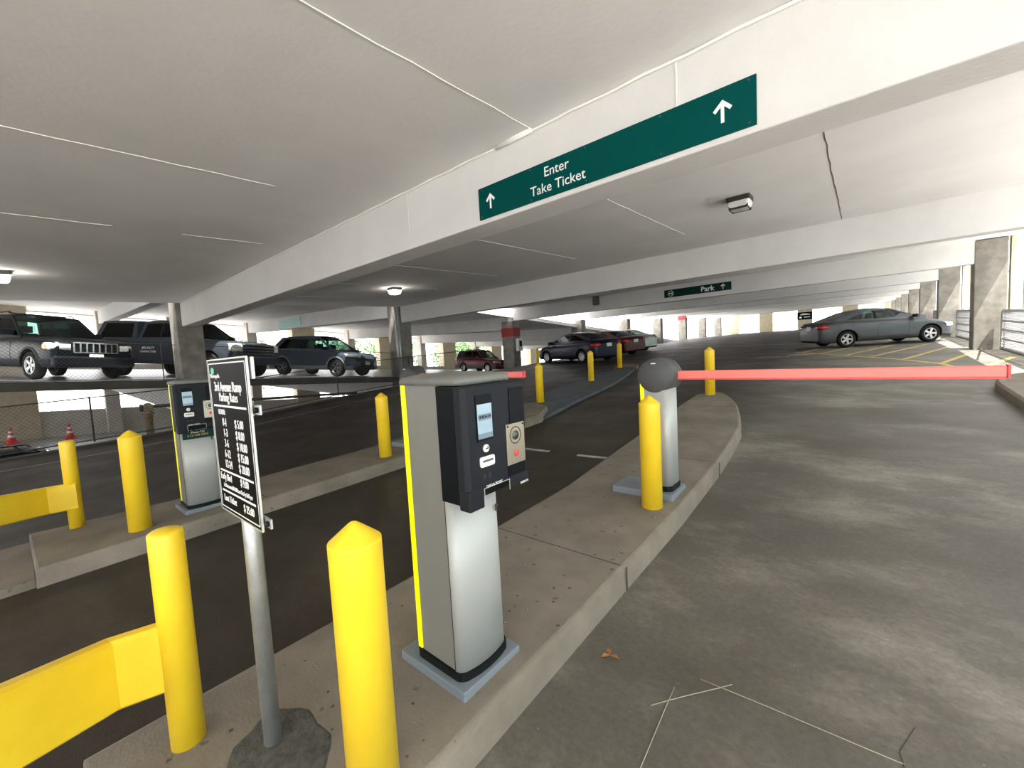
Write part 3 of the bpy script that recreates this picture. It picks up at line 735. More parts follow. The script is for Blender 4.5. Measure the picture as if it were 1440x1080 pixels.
# ------------------------------------------------------------------ overhead signs
def arrow(b, cx_, cz_, y, s, mi=0):
    t = .095 * s * 1.6
    b.box(cx_ - t / 2, cx_ + t / 2, y - .0015, y, cz_ - .5 * s, cz_ + .42 * s, mi)
    for sg in (-1, 1):
        p = [(cx_, cz_ + .55 * s), (cx_ + sg * .42 * s, cz_ + .13 * s), (cx_ + sg * .32 * s, cz_ + .0 * s), (cx_, cz_ + .31 * s)]
        b.prism([(px, y, pz) for px, pz in p], (0, -.0016, 0), mi)
root = empty('overhead_sign', (-1.69, 3.05, 3.08), 0, 'long green sign reading Enter Take Ticket with two up arrows on the nearest beam', 'sign')
b = MB(); b.box(-1.19, 1.19, -.004, .006, -.147, .150); b.build('panel', M['green'], root)
for ax in (-1.035, 1.0):
    b = MB(); arrow(b, ax, 0, -.005, .135); b.build('arrow', M['white'], root)
text('Enter', .115, frame((-.28, -.0055, .062), (1, 0, 0), (0, 0, 1)), M['white'], root)
text('Take Ticket', .115, frame((-.28, -.0055, -.065), (1, 0, 0), (0, 0, 1)), M['white'], root)
b = MB()
for x in (-1.15, -.55, .0, .6, 1.15):
    for z in (-.125, .13):
        b = MB(); b.lathe([(.006, 0), (.006, .003), (.0001, .003)], 8, Matrix.Translation((x, -.004, z)) @ Matrix.Rotation(PI / 2, 4, 'X')); b.build('screw', M['speaker'], root)
yy = 17.645
root = empty('overhead_sign', (-5.07, yy, 3.785), 0, 'small distant dark green sign reading Park on the third beam', 'sign')
b = MB(); b.box(-1.27, 1.27, -.01, .01, -.155, .155); b.build('panel', M['green2'], root)
b = MB(); arrow(b, .98, .0, -.012, .2); b.build('arrow', M['white'], root)
text('Park', .27, frame((.42, -.014, -.01), (1, 0, 0), (0, 0, 1)), M['white'], root, bold=.006)
b = MB(); b.tube([(-1.0 + .11 * math.cos(i * PI / 10), -.016, .11 * math.sin(i * PI / 10)) for i in range(21)], .008, 4, caps=False)
b.box(-1.05, -.97, -.016, -.012, -.012, .012); b.prism([(-1.09, -.016, 0), (-1.04, -.016, .04), (-1.04, -.016, -.04)], (0, .003, 0)); b.box(-.985, -.965, -.016, -.012, -.06, .06); b.box(-.94, -.92, -.016, -.012, -.06, .06)
b.build('symbol', M['white'], root)
# pale sign on a beam over the parked crossover
yb2 = 10.34
root = empty('overhead_sign', (-25.4, yb2, az(-25.4, yb2) + 2.80), 0, 'pale blue green sign on the beam above the grey crossover', 'sign')
b = MB(); b.box(-1.5, 1.5, -.02, .0, -.24, .24); b.build('panel', M['teal'], root)
# dark notice on a pier of the end wall
root = empty('notice_board', (-5.95, 68.88, 4.75), 0, 'small black notice board on a beige pier of the far end wall', 'sign')
b = MB(); b.box(-.85, .85, -.05, .01, -.5, .5); b.build('panel', M['asign'], root)
b = MB(); b.box(-.5, .6, -.06, -.05, .12, .2); b.box(-.3, .3, -.06, -.05, .25, .3); b.box(-.6, -.35, -.06, -.05, -.3, -.1); b.box(-.1, .6, -.06, -.05, -.22, -.14); b.build('lettering', M['white'], root)

# dome camera and small exit box on third beam
root = empty('security_camera', (-9.53, 17.5, 4.2), 0, 'small white dome camera under the third beam left of the Park sign', 'camera')
b = MB(); b.lathe([(.0001, -.09), (.07, -.07), (.09, 0), (.1, .02), (.1, .09)], 16); b.build('dome', M['cream'], root)
b = MB(); b.box(-.02, .02, 0, .14, .02, .06); b.build('arm', M['cream'], root)
root = empty('hanging_box', (-9.45, 17.5, 3.9), 0, 'grey box hanging below the dome camera on third beam', 'box')
b = MB(); b.box(-.13, .13, -.10, .08, -.2, .2); b.build('case', M['speaker'], root, bevel=.01)
b = MB(); b.box(-.09, .11, -.11, -.1, -.14, .16); b.build('window', M['lid'], root)

# red band and call box on the column
yc = BAY[2]
b = MB(); b.box(-15.415, -14.585, yc - .135, yc + .495, 2.62, 3.1); struct(b.build('column_band', M['redpaint']))
yq = BAY[6]
b = MB(); b.box(-15.415, -14.585, yq - .135, yq + .495, 4.4, 4.95); struct(b.build('column_band', M['redpaint']))
root = empty('call_box', (-14.5, yc + .2, 2.15), 0, 'white call box on the side of the red banded column', 'call box')
b = MB(); b.box(-.1, .1, -.13, .25, -.35, .35); b.build('case', M['cream'], root, bevel=.02)
b = MB(); b.box(.098, .105, -.05, .17, -.1, .22); b.build('handset_panel', M['dark'], root)

# pipes beside column B
b = MB()
for dx in (0, .12): b.tube([(-14.52, BAY[1] - .2 - dx, fz(10.3) - .2), (-14.52, BAY[1] - .2 - dx, cz(10.0) - .02)], .045, 8)
tag(b.build('drain_pipe', M['galv']), 'pair of thin vertical drain pipes running up the second middle column', 'pipe')

# ------------------------------------------------------------------ ceiling lights
def ceiling_light(x, y, z, on, label, tilt=.039, s=1.0):
    root = empty('ceiling_light', (x, y, z), 0, label, 'ceiling light'); root.rotation_euler = (math.atan(tilt), 0, 0)
    b = MB(); b.prism([(px, py, -.07 * s) for px, py in rrect(-.15 * s, .15 * s, -.15 * s, .15 * s, .02, 3)], (0, 0, .08 * s)); b.build('housing', M['lampb'] if not on else M['speaker'], root)
    b = MB(); n = 4
    secs = [(.145, -.07), (.14, -.11), (.115, -.165), (.10, -.175)]
    rows = [[(px * s, py * s, zz * s) for px, py in rrect(-q, q, -q, q, q * .25, 3)] for q, zz in secs]
    nn = len(rows[0]); vs = [v for r_ in rows for v in r_]
    b.add(vs, [(i * nn + k, i * nn + (k + 1) % nn, (i + 1) * nn + (k + 1) % nn, (i + 1) * nn + k) for i in range(3) for k in range(nn)] + [tuple(range(3 * nn, 4 * nn)), tuple(range(nn))[::-1]], 0, False)
    b.build('lens', M['lampg'] if on else M['lampo'], root)
    if not on:
        b = MB()
        for i in range(5): b.box(-.125 * s, .125 * s, (-.12 + i * .06 - .003) * s, (-.12 + i * .06 + .003) * s, -.178 * s, -.08 * s)
        b.build('rib', M['lampb'], root)
    return root
ceiling_light(-1.37, 6.96, cz(6.96), False, 'unlit square ceiling light with black base beside the long green sign')
ceiling_light(-10.33, 7.18, cz(7.18), True, 'glowing ceiling light in the second bay above the far lanes')
ceiling_light(-10.89, -.1, cz(0), True, 'ceiling light cut off by the left edge of the picture')
ceiling_light(-21.5, 22.2, az(-21.5, 22.2) + 3.18, True, 'small distant glowing light above the maroon wagon', -.062)

# ------------------------------------------------------------------ chain link fences
def mesh_fence(name, x, y0, y1, zf, h, pitch, r, m, label, cat='fence', posts=(), axis='y', top=True, pr=.025):
    root = empty(name, (x, y0, zf(y0)), 0, label, cat); o_ = Vector(root.location)
    b = MB(); L = y1 - y0
    def P(u, v): return (0, u, zf(y0 + u) + v - o_.z)
    n = int(L / pitch) + int(h / pitch) + 2
    for i in range(-int(h / pitch) - 1, int(L / pitch) + 1):
        u0 = i * pitch
        for sg in (1, -1):
            a = (u0, 0) if sg > 0 else (u0, h); c = (u0 + h, h) if sg > 0 else (u0 + h, 0)
            # clip to 0..L
            (ua, va), (uc, vc) = a, c
            if uc <= 0 or ua >= L: continue
            if ua < 0: va = va + (vc - va) * (0 - ua) / (uc - ua); ua = 0
            if uc > L: vc = va + (vc - va) * (L - ua) / (uc - ua); uc = L
            b.tube([P(ua, va), P(uc, vc)], r, 3, caps=False)
    b.build('wire_mesh', m, root)
    for vv in ((0.03, h) if top else ()):
        b = MB(); b.tube([P(L * i / 10, vv) for i in range(11)], pr * .8, 6); b.build('rail', m, root)
    for u in posts:
        b = MB(); b.tube([P(u, -.02), P(u, h + .03)], pr, 8); b.build('post', m, root)
    return root
mesh_fence('chain_link_fence', -13.78, -5, 13.0, lambda y: fz(y) + .08, 1.02, .085, .0028, M['dwire'], 'dark chain link fence along the open left edge of the lanes', posts=(.1, 3, 6, 9, 12, 15, 17.9), pr=.018)
mesh_fence('chain_link_fence', -14.97, -5, 10.2, lambda y: az(-14.9, y), 1.0, .085, .0025, M['dwire'], 'dark chain link fence in front of the parked trucks on the raised deck', posts=(.1, 3.8, 7.6, 15.1), pr=.012)
def panel(y0, y1, label):
    x = 2.95; root = empty('chain_link_barrier', (x, y0, fz(y0)), 0, label, 'barrier', 'chain link panels along right wall'); o_ = Vector(root.location)
    P = lambda u, v: (0, u, fz(y0 + u) + v - o_.z); L = y1 - y0; h = 1.08; r_ = .15
    b = MB(); pts = [P(0, .05), P(0, h - r_)] + [P(r_ - r_ * math.cos(a), h - r_ + r_ * math.sin(a)) for a in (.4, .8, 1.2, 1.57)] + [P(L - r_, h), P(L - r_ * .3, h - r_ * .3), P(L, h - r_), P(L, .05), P(L * .5, .05), P(0, .05)]
    b.tube(pts, .028, 8); b.build('pipe_frame', M['galv'], root)
    b = MB(); pitch = .075
    for i in range(-int(h / pitch) - 1, int(L / pitch) + 1):
        for sg in (1, -1):
            ua, va, uc, vc = i * pitch, (.05 if sg > 0 else h), i * pitch + h - .05, (h if sg > 0 else .05)
            if uc <= 0 or ua >= L: continue
            if ua < 0: va = va + (vc - va) * (0 - ua) / (uc - ua); ua = 0
            if uc > L: vc = va + (vc - va) * (L - ua) / (uc - ua); uc = L
            b.tube([P(ua, va), P(uc, vc)], .0065, 3, caps=False)
    b.build('wire_mesh', M['wire'], root)
    b = MB()
    for v in (.3, .55, .8): b.tube([P(0, v), P(L, v)], .016, 6)
    b.build('rail', M['galv'], root)
LABP = ['nearest', 'second', 'third', 'fourth', 'fifth', 'sixth']
for k in range(5):
    y0 = BAY[k] + .62; y1 = BAY[k + 1] - .1
    panel(y0, y1, ['chain link guard panel nearest the camera on the right edge', 'chain link guard panel just right of the first full right column', 'chain link guard panel between the grey sedan nose and the column', 'chain link panel hidden mostly behind the grey sedan', 'chain link panel in the distant right corner'][k])
# tan posts and rods outside the right columns
for k in range(1, 6):
    y = BAY[k]
    b = MB()
    b.box(3.12, 3.2, y + .1, y + .35, fz(y) - .2, cz(y)); b.box(3.24, 3.34, y - .55, y - .43, fz(y) - .2, cz(y))
    struct(b.build('trim_%d' % (k + 6), M['tan']))
b = MB()
for k in range(1, 5):
    y = BAY[k]
    for dz in (1.9, 3.0): b.tube([(3.3, y - 6.6, fz(y) + dz), (3.3, y - .4, fz(y) + dz)], .03, 6)
    b.tube([(3.3, y - 3.5, cz(y) - .2), (3.3, y - .5, cz(y) - 1.2)], .02, 6)
struct(b.build('trim_12', M['wire']))

# ------------------------------------------------------------------ standpipe, cones, things on the lower level
root = empty('standpipe', (-14.55, 2.12, -.45), 0, 'rusty fat standpipe with valve rising behind the fence near the yellow bollard', 'pipe')
b = MB(); b.lathe([(.085, 0), (.085, 1.0), (.13, 1.0), (.13, 1.04), (.09, 1.04), (.09, 1.08), (.12, 1.09), (.13, 1.16), (.11, 1.25), (.05, 1.3), (.0001, 1.31)], 20); b.build('pipe', M['rust'], root)
b = MB(); b.lathe([(.09, 0), (.1, .02), (.1, .06), (.0001, .07)], 14, Matrix.Translation((0, -.1, 1.18)) @ Matrix.Rotation(PI / 2, 4, 'X')); b.build('valve_cap', M['dpipe'], root)
b = MB(); b.tube([(0, .08, 1.2), (0, 1.2, 1.16), (0, 6, .95)], .045, 10); b.build('side_pipe', M['dpipe'], root)
def cone(x, y, label):
    z = AZL(x, y); root = empty('traffic_cone', (x, y, z), 0, label, 'traffic cone', 'orange cones on lower level')
    b = MB(); b.box(-.22, .22, -.22, .22, 0, .04); b.lathe([(.17, .03), (.12, .3), (.095, .42), (.075, .52), (.055, .62), (.03, .78), (.0001, .78)], 16); b.build('body', M['cone'], root)
    for p_ in ([(.123, .3), (.099, .42)], [(.079, .52), (.059, .62)]):
        b = MB(); b.lathe(p_, 16); b.build('white_band', M['white'], root)
cone(-31.4, -.52, 'orange traffic cone far left on the lower level behind the fence')
cone(-31.4, 1.42, 'orange traffic cone on the lower level seen between two yellow posts')

# ------------------------------------------------------------------ cars
def wheel(root, x, y, r, wd, rim_m, spokes=5, side=1):
    A = Matrix.Translation((x, y, r)) @ Matrix.Rotation(-PI / 2 * side, 4, 'X')
    b = MB(); h = wd / 2
    b.lathe([(r * .64, -h), (r * .9, -h), (r * .98, -h * .75), (r, -h * .4), (r, h * .4), (r * .98, h * .75), (r * .9, h), (r * .64, h * .96), (r * .60, h * .5), (r * .58, -h * .6), (r * .64, -h)], 28, A, close=False)
    o = b.build('wheel', M['rubber'], root)
    b = MB(); R_ = r * .65
    b.lathe([(R_, h * .9), (R_ * .97, h * 1.02), (R_ * .90, h * 1.0), (R_ * .88, h * .6)], 28, A, close=False)
    b.lathe([(R_ * .88, h * .6), (R_ * .86, -h * .3), (.0001, -h * .3)], 28, A, mi=1, close=False)
    for k in range(spokes):
        a = 2 * PI * k / spokes; c, s_ = math.cos(a), math.sin(a)
        def Q(u, v, t): return A @ Vector((c * u - s_ * v, s_ * u + c * v, t))
        w0, w1 = R_ * .15, R_ * .17
        vs = [Q(0, -w0, h * .75), Q(0, w0, h * .75), Q(R_ * .93, w1, h * .88), Q(R_ * .93, -w1, h * .88), Q(0, -w0, h * .3), Q(0, w0, h * .3), Q(R_ * .93, w1, h * .5), Q(R_ * .93, -w1, h * .5)]
        b.add(vs, [(0, 1, 2, 3), (4, 7, 6, 5), (0, 3, 7, 4), (1, 5, 6, 2), (0, 4, 5, 1), (2, 6, 7, 3)])
    b.lathe([(R_ * .2, h * .3), (R_ * .2, h * .85), (.0001, h * .9)], 12, A)
    b.build('rim', [rim_m, M['rubber']], o)

def lerp_list(pts, x):
    if x <= pts[0][0]: return pts[0][1]
    for (a, za), (c, zc_) in zip(pts, pts[1:]):
        if x <= c: return za + (zc_ - za) * (x - a) / (c - a)
    return pts[-1][1]
def place(root, x, y, yaw, zf):
    e = .5; n = Vector((-(zf(x + e, y) - zf(x - e, y)) / (2 * e), -(zf(x, y + e) - zf(x, y - e)) / (2 * e), 1)).normalized()
    f_ = Vector((math.cos(yaw), math.sin(yaw), 0)); f_ = (f_ - n * f_.dot(n)).normalized(); l_ = n.cross(f_)
    m = Matrix((f_, l_, n)).transposed().to_4x4(); m.translation = Vector((x, y, zf(x, y) + .005)); root.matrix_world = m

def make_car(label, spec, paint_m, x, y, yaw, zf, cat='car', name='car'):
    root = empty(name, (0, 0, 0), 0, label, cat)
    L, Wd, zb, r = spec['L'], spec['W'], spec.get('zb', .22), spec['r']
    xf, xr = spec['xf'], spec['xr']; top = spec['top']; hw = Wd / 2
    ar = r * 1.17
    def plan(x_):                                  # half width along the length
        tf = max(0, (x_ - (L / 2 - .7)) / .7); tr = max(0, (-x_ - (L / 2 - .55)) / .55)
        k = spec.get('round', .22)
        return hw * (1 - k * tf ** 2.4 - k * .7 * tr ** 2.4)
    def prof(u): return lerp_list([(0, .93), (.12, .985), (.35, 1.0), (.6, .995), (.82, .975), (.93, .94), (1, .86)], u)
    xs = set([-L / 2, -L / 2 + .03, -L / 2 + .09, L / 2 - .03, L / 2 - .09, L / 2])
    k = int(L / .11)
    for i in range(1, k): xs.add(-L / 2 + L * i / k)
    for cx_ in (xf, xr):
        for i in range(13): xs.add(cx_ + ar * math.cos(PI * i / 12))
        xs.add(cx_ + ar + .004); xs.add(cx_ - ar - .004)
    for p in top: xs.add(p[0])
    xs = sorted(xs); xs = [a for i, a in enumerate(xs) if i == 0 or a - xs[i - 1] > .002]
    def low(x_):
        z = zb
        for cx_ in (xf, xr):
            d = abs(x_ - cx_)
            if d <= ar: z = max(z, r + math.sqrt(max(0, ar * ar - d * d)))
        e = max(0, abs(x_) - (L / 2 - .25)) / .25
        return z + (.1 * e * e if z == zb else 0)
    us = [0, .06, .12, .24, .4, .6, .75, .85, .93, .97, 1]
    rows = []
    for x_ in xs:
        zt = lerp_list(top, x_); zl = min(low(x_), zt - .06); p = plan(x_); row = []
        e = max(0, abs(x_) - (L / 2 - .12)) / .12
        zt2 = zt - spec.get('drop', .12) * e * e
        half = []
        for u in us:
            z = zl + (zt2 - zl) * u; uu = (z - zb) / max(zt2 - zb, .1)
            half.append((x_, p * prof(min(1, uu)) * (1 - .06 * e * e), z))
        crown = .035
        tops = [(x_, half[-1][1] * t, zt2 + crown * (1 - t * t)) for t in (.66, .33)]
        full = [(a, -b_, c) for a, b_, c in half] + [(a, -b_, c) for a, b_, c in tops] + [(x_, 0, zt2 + crown)] + tops[::-1] + half[::-1]
        rows.append(full)
    b = MB(); b.grid(rows, 0, True)
    n = len(rows[0])
    b.add(rows[0], [tuple(range(n))], 0); b.add(rows[-1], [tuple(range(n))[::-1]], 0)
    # underside
    b.grid([[r_[0], r_[-1]] for r_ in rows], 1, False)
    body = b.build('body', [paint_m, M['rubber']], root)
    # lower dark band
    def side_y(x_, z): return plan(x_) * prof(min(1, max(0, (z - zb) / max(lerp_list(top, x_) - zb, .1))))
    if spec.get('clad'):
        for sg in (-1, 1):
            b = MB(); segs = [(-L / 2 + .05, xr - ar), (xr + ar, xf - ar), (xf + ar, L / 2 - .12)]
            for s0, s1 in segs:
                rows = [[(xx, sg * (side_y(xx, z) + .012), z) for z in (zb + .01, zb + .09, zb + spec['clad'])] for xx in [s0 + (s1 - s0) * i / 8 for i in range(9)]]
                b.grid(rows, 0, True)
            for cx_ in (xf, xr):
                rows = []
                for i in range(17):
                    a = PI * i / 16; rows.append([(cx_ + q * math.cos(a), sg * (side_y(cx_ + q * math.cos(a), r + q * math.sin(a)) + .014), r + q * math.sin(a)) for q in (ar - .005, ar + .055)])
                b.grid(rows, 0, True)
            b.build('side_cladding', M['cladding'] if spec.get('cladm') is None else spec['cladm'], root)
    # greenhouses
    for gi, g in enumerate(spec['gh']):
        (x0, z0), (x1, zr1), (x2, zr2), (x3, z3) = g['o']; wb = hw * g.get('wb', .86); wt = hw * g.get('wt', .66)
        zr = max(zr1, zr2)
        def yy_(z, z_=z0): return wb + (wt - wb) * min(1.02, max(-.2, (z - min(z0, z3)) / (zr - min(z0, z3))))
        arc = g.get('arc', .03)
        def roofz(x_): return zr1 + (zr2 - zr1) * (x_ - x1) / (x2 - x1) + arc * math.sin(PI * min(1, max(0, (x_ - x1) / (x2 - x1))))
        def edge_r(z): return x0 + (x1 - x0) * (z - z0) / (zr1 - z0)
        def edge_f(z): return x3 + (x2 - x3) * (z - z3) / (zr2 - z3)
        zlo = max(z0, z3) + g.get('sill', .03); zhi = min(zr1, zr2) - g.get('hd', .06)
        pr_, pf_ = g.get('pr', .28), g.get('pf', .09); pil = g.get('pillars', []); pw = .05
        gm = paint_m
        def slab(b, poly, sg, off=0, th=.03, mi=0):
            vs = [(px, sg * (yy_(pz) + off), pz) for px, pz in poly] + [(px, sg * (yy_(pz) + off - th), pz) for px, pz in poly]
            n_ = len(poly); b.add(vs, [tuple(range(n_)), tuple(range(n_, 2 * n_))[::-1]] + [(i, (i + 1) % n_, (i + 1) % n_ + n_, i + n_) for i in range(n_)], mi)
        zm = min(z0, z3) - .06
        for sg in (-1, 1):
            b = MB()
            slab(b, [(x0, zm), (edge_r(zlo), zlo), (edge_r(zlo) + pr_, zlo), (x0 + pr_, zm)], sg)
            slab(b, [(x0, zm), (x0, zlo), (x3, zlo), (x3, zm)], sg, -.004)
            slab(b, [(edge_r(zlo), zlo), (edge_r(zhi), zhi), (x1, zr1), (x1 + .06, zr1), (edge_r(zhi) + pr_, zhi), (edge_r(zlo) + pr_, zlo)], sg)
            slab(b, [(edge_f(zlo), zlo), (edge_f(zhi), zhi), (x2, zr2), (x2 - .06, zr2), (edge_f(zhi) - pf_, zhi), (edge_f(zlo) - pf_ * 1.2, zlo)], sg)
            slab(b, [(edge_r(zhi), zhi)] + [(x1 + (x2 - x1) * i / 8, roofz(x1 + (x2 - x1) * i / 8)) for i in range(9)] + [(edge_f(zhi), zhi)], sg)
            for q in pil: slab(b, [(q - pw, zlo - .01), (q - pw * .9, zhi + .01), (q + pw * .9, zhi + .01), (q + pw, zlo - .01)], sg, .002, mi=1)
            b.build('pillars', [gm, M['black']], root)
            cuts = [None] + list(pil) + [None]
            for a, c in zip(cuts, cuts[1:]):
                bl = edge_r(zlo) + pr_ * .9 if a is None else a; tl = edge_r(zhi) + pr_ * .9 if a is None else a
                br = edge_f(zlo) - pf_ if c is None else c; tr_ = edge_f(zhi) - pf_ * .8 if c is None else c
                b = MB(); slab(b, [(bl, zlo), (tl, zhi), (tr_, zhi), (br, zlo)], sg, -.008, .006); b.build('side_window', g.get('glass', M['glass']), root)
        b = MB(); rows = []
        for i in range(9):
            t = i / 8; x_ = x1 + (x2 - x1) * t; zz = roofz(x_)
            rows.append([(x_, wt * v, zz + .035 * (1 - v * v)) for v in (-1.0, -.8, -.5, 0, .5, .8, 1.0)])
        b.grid(rows, 0, True); b.grid([[(q[0], q[1] * .98, q[2] - .03) for q in r_] for r_ in rows], 0, True, True)
        b.grid([[r_[0], (r_[0][0], r_[0][1] * .98, r_[0][2] - .03)] for r_ in rows], 0, False); b.grid([[r_[-1], (r_[-1][0], r_[-1][1] * .98, r_[-1][2] - .03)] for r_ in rows], 0, False)
        b.build('roof', g.get('roofm', gm), root)
        for nm, (xa, za, xb, zb_), ok in (('windscreen', (x3, z3, x2, zr2), g.get('ws', True)), ('rear_window', (x0, z0, x1, zr1), g.get('rw', True))):
            b = MB(); rows = []; sgx = 1 if xa > xb else -1
            for i in range(5):
                t = i / 4; rows.append([(xa + (xb - xa) * t + sgx * .07 * (1 - v * v) * (1 - .5 * t) - sgx * .01, (wb + (wt - wb) * t) * v * .97, za + (zb_ - za) * t + .02 * (1 - v * v)) for v in (-1, -.7, -.35, 0, .35, .7, 1)])
            b.grid(rows, 0, True); b.grid([[(q[0] - sgx * .008, q[1], q[2]) for q in r_] for r_ in rows], 0, True, True)
            b.build(nm if nm == 'windscreen' or not spec.get('ghn') else nm, g.get('glass', M['glass']) if ok else paint_m, root)
    g = spec['gh'][-1]['o']
    if spec.get('seats', True):
        b = MB(); zs = g[3][1]
        for xx in spec.get('seat_x', (.25, -.65)):
            for sy in (-.38, .38):
                b.box(xx - .06, xx + .06, sy - .22, sy + .22, zs - .15, zs + .12); b.box(xx - .05, xx + .05, sy - .12, sy + .12, zs + .14, zs + .32)
        b.tube([(g[3][0] - .55, .38 + .17 * math.cos(a), zs + .02 + .17 * math.sin(a)) for a in [i * PI / 6 for i in range(13)]], .015, 5, caps=False)
        b.build('seats', M['seat'], root)
    for (cx_, nm) in ((xf, 'f'), (xr, 'r')):
        for sg in (-1, 1): wheel(root, cx_, sg * (hw - .115), r, .2, spec.get('rim', M['rim']), spec.get('spokes', 5), sg)
    # lamps, grille, plates, mirrors, handles
    def nose(z, v): # point on the front face
        return (L / 2 + .004 - .0 * v, v)
    xl = spec.get('hl', (.34, .16)); zh = spec.get('hz', .68)
    for sg in (-1, 1):
        b = MB(); rows = []
        for i in range(7):
            t = i / 6; xx = L / 2 + .006 - xl[0] * max(0, (t - .35) / .65) ** 1.3; yv = hw * (spec.get('hy', .5) + (1 - spec.get('hy', .5)) * min(1, t / .75))
            yv = min(yv, plan(xx) * .99 + .012)
            rows.append([(xx - .02, sg * yv, zh - xl[1] / 2 * (1 - .3 * t)), (xx + .008, sg * (yv + .006), zh - xl[1] * .3), (xx + .008, sg * (yv + .006), zh + xl[1] * .3), (xx - .05, sg * (yv - .01), zh + xl[1] / 2)])
        b.grid(rows, 0, True); b.build('headlight', M['lens'], root)
        if spec.get('amber'):
            b = MB(); b.box(L / 2 - xl[0] - .02, L / 2 - xl[0] + .1, sg * (hw - .03) - .02, sg * (hw - .03) + .02, zh - .05, zh + .05); b.build('indicator', M['amber'], root)
        zt_ = spec.get('tz', .78); tl = spec.get('tl', (.3, .18))
        b = MB(); rows = []
        for i in range(7):
            t = i / 6; xx = -L / 2 - .006 + tl[0] * max(0, (t - .4) / .6) ** 1.2; yv = hw * (spec.get('ty', .6) + (1 - spec.get('ty', .6)) * min(1, t / .8)); yv = min(yv, plan(xx) * .985 + .012)
            rows.append([(xx + .03, sg * (yv - .01), zt_ - tl[1] / 2), (xx - .006, sg * (yv + .005), zt_ - tl[1] * .3), (xx - .006, sg * (yv + .005), zt_ + tl[1] * .3), (xx + .04, sg * (yv - .01), zt_ + tl[1] / 2)])
        b.grid(rows, 0, True); b.build('tail_light', M['tail'], root)
        zm_ = g[3][1] + .1; xm = g[3][0] - .42
        b = MB(); b.box(xm - .05, xm + .06, sg * (hw * .86), sg * (hw + .14), zm_ - .05, zm_ + .08); b.build('mirror', spec.get('mirm', paint_m), root, bevel=.02)
        for hx in spec.get('handles', (.05, -.85)):
            zz = lerp_list(top, hx) - .12; b = MB(); yv = side_y(hx, zz); b.box(hx - .09, hx + .09, sg * (yv - .004), sg * (yv + .022), zz - .014, zz + .014); b.build('door_handle', paint_m if not spec.get('chandle') else M['chrome'], root)
        b = MB()
        for sx_ in spec.get('seams', ()):
            z0_, z1_ = zb + .12, lerp_list(top, sx_) - .03
            P = [(sx_, sg * (side_y(sx_, z0_ + (z1_ - z0_) * i / 6) + .001), z0_ + (z1_ - z0_) * i / 6) for i in range(7)]; b.tube(P, .005, 4)
        if b.v: b.build('door_seam', M['seam'], root)
    gr = spec.get('grille')
    if gr:
        gw, g0, g1, kind = gr
        b = MB(); b.box(L / 2 - .03, L / 2 + .012, -gw, gw, g0, g1); go = b.build('grille', M['black'], root, bevel=.01)
        if kind == 'slots':
            b = MB()
            for i in range(8): xq = -gw + 2 * gw * i / 7; b.box(L / 2 + .005, L / 2 + .028, xq - .018, xq + .018, g0, g1)
            b.box(L / 2 + .005, L / 2 + .026, -gw, gw, g1 - .02, g1 + .012); b.box(L / 2 + .005, L / 2 + .026, -gw, gw, g0 - .012, g0 + .012); b.build('grille_bars', M['chrome'], go)
        if kind == 'bars':
            b = MB()
            for i in range(4): zq = g0 + (g1 - g0) * (i + .2) / 3.5; b.box(L / 2 + .005, L / 2 + .035, -gw, gw, zq - .022, zq + .022)
            b.build('grille_bars', M['chrome'], go)
    b = MB(); b.box(L / 2 - .02, L / 2 + .012, -hw * .72, hw * .72, zb + .04, zb + .17); b.build('lower_intake', M['rubber'], root, bevel=.01)
    pz = spec.get('pz', .5)
    b = MB(); b.box(L / 2 + .012, L / 2 + .025, -.15, .15, pz - .07, pz + .08); b.build('front_plate', M['plate'], root)
    b = MB(); zq = spec.get('rpz', .75); b.box(-L / 2 - .018, -L / 2 - .004, -.16, .16, zq - .08, zq + .08); b.build('rear_plate', M['plate'], root)
    if spec.get('bumper'):
        b = MB(); b.box(-L / 2 - .02, -L / 2 + .25, -hw * .93, hw * .93, zb + .08, zb + .3); b.build('rear_bumper', spec['bumper'], root, bevel=.04)
        b = MB(); b.box(L / 2 - .2, L / 2 + .05, -hw * .93, hw * .93, zb + .02, zb + .30); b.build('front_bumper', spec['bumper'], root, bevel=.05)
    if spec.get('rails'):
        (x0, _), (x1, zr1), (x2, zr2), _ = g
        for sg in (-1, 1):
            b = MB(); yv = sg * hw * spec['gh'][-1].get('wt', .66) * .93
            b.tube([(x1 + .1, yv, zr1 + .02), (x1 + .2, yv, zr1 + .09), (x2 - .25, yv, zr2 + .09), (x2 - .15, yv, zr2 + .03)], .016, 6); b.build('roof_rail', M['black'], root)
        b = MB()
        for xx in (x1 + .35, x2 - .45): b.box(xx - .03, xx + .03, -hw * .62, hw * .62, zr1 + .09, zr1 + .12)
        b.build('cross_bar', M['black'], root)
    if spec.get('door_text'):
        for k_, t_ in enumerate(spec['door_text']):
            text(t_, .11 - .02 * k_, frame((-.45, -(side_y(-.45, .93)) - .01, .95 - k_ * .12), (1, 0, 0), (0, 0, 1)), M['white'], root)
    place(root, x, y, math.radians(yaw), zf)
    return root

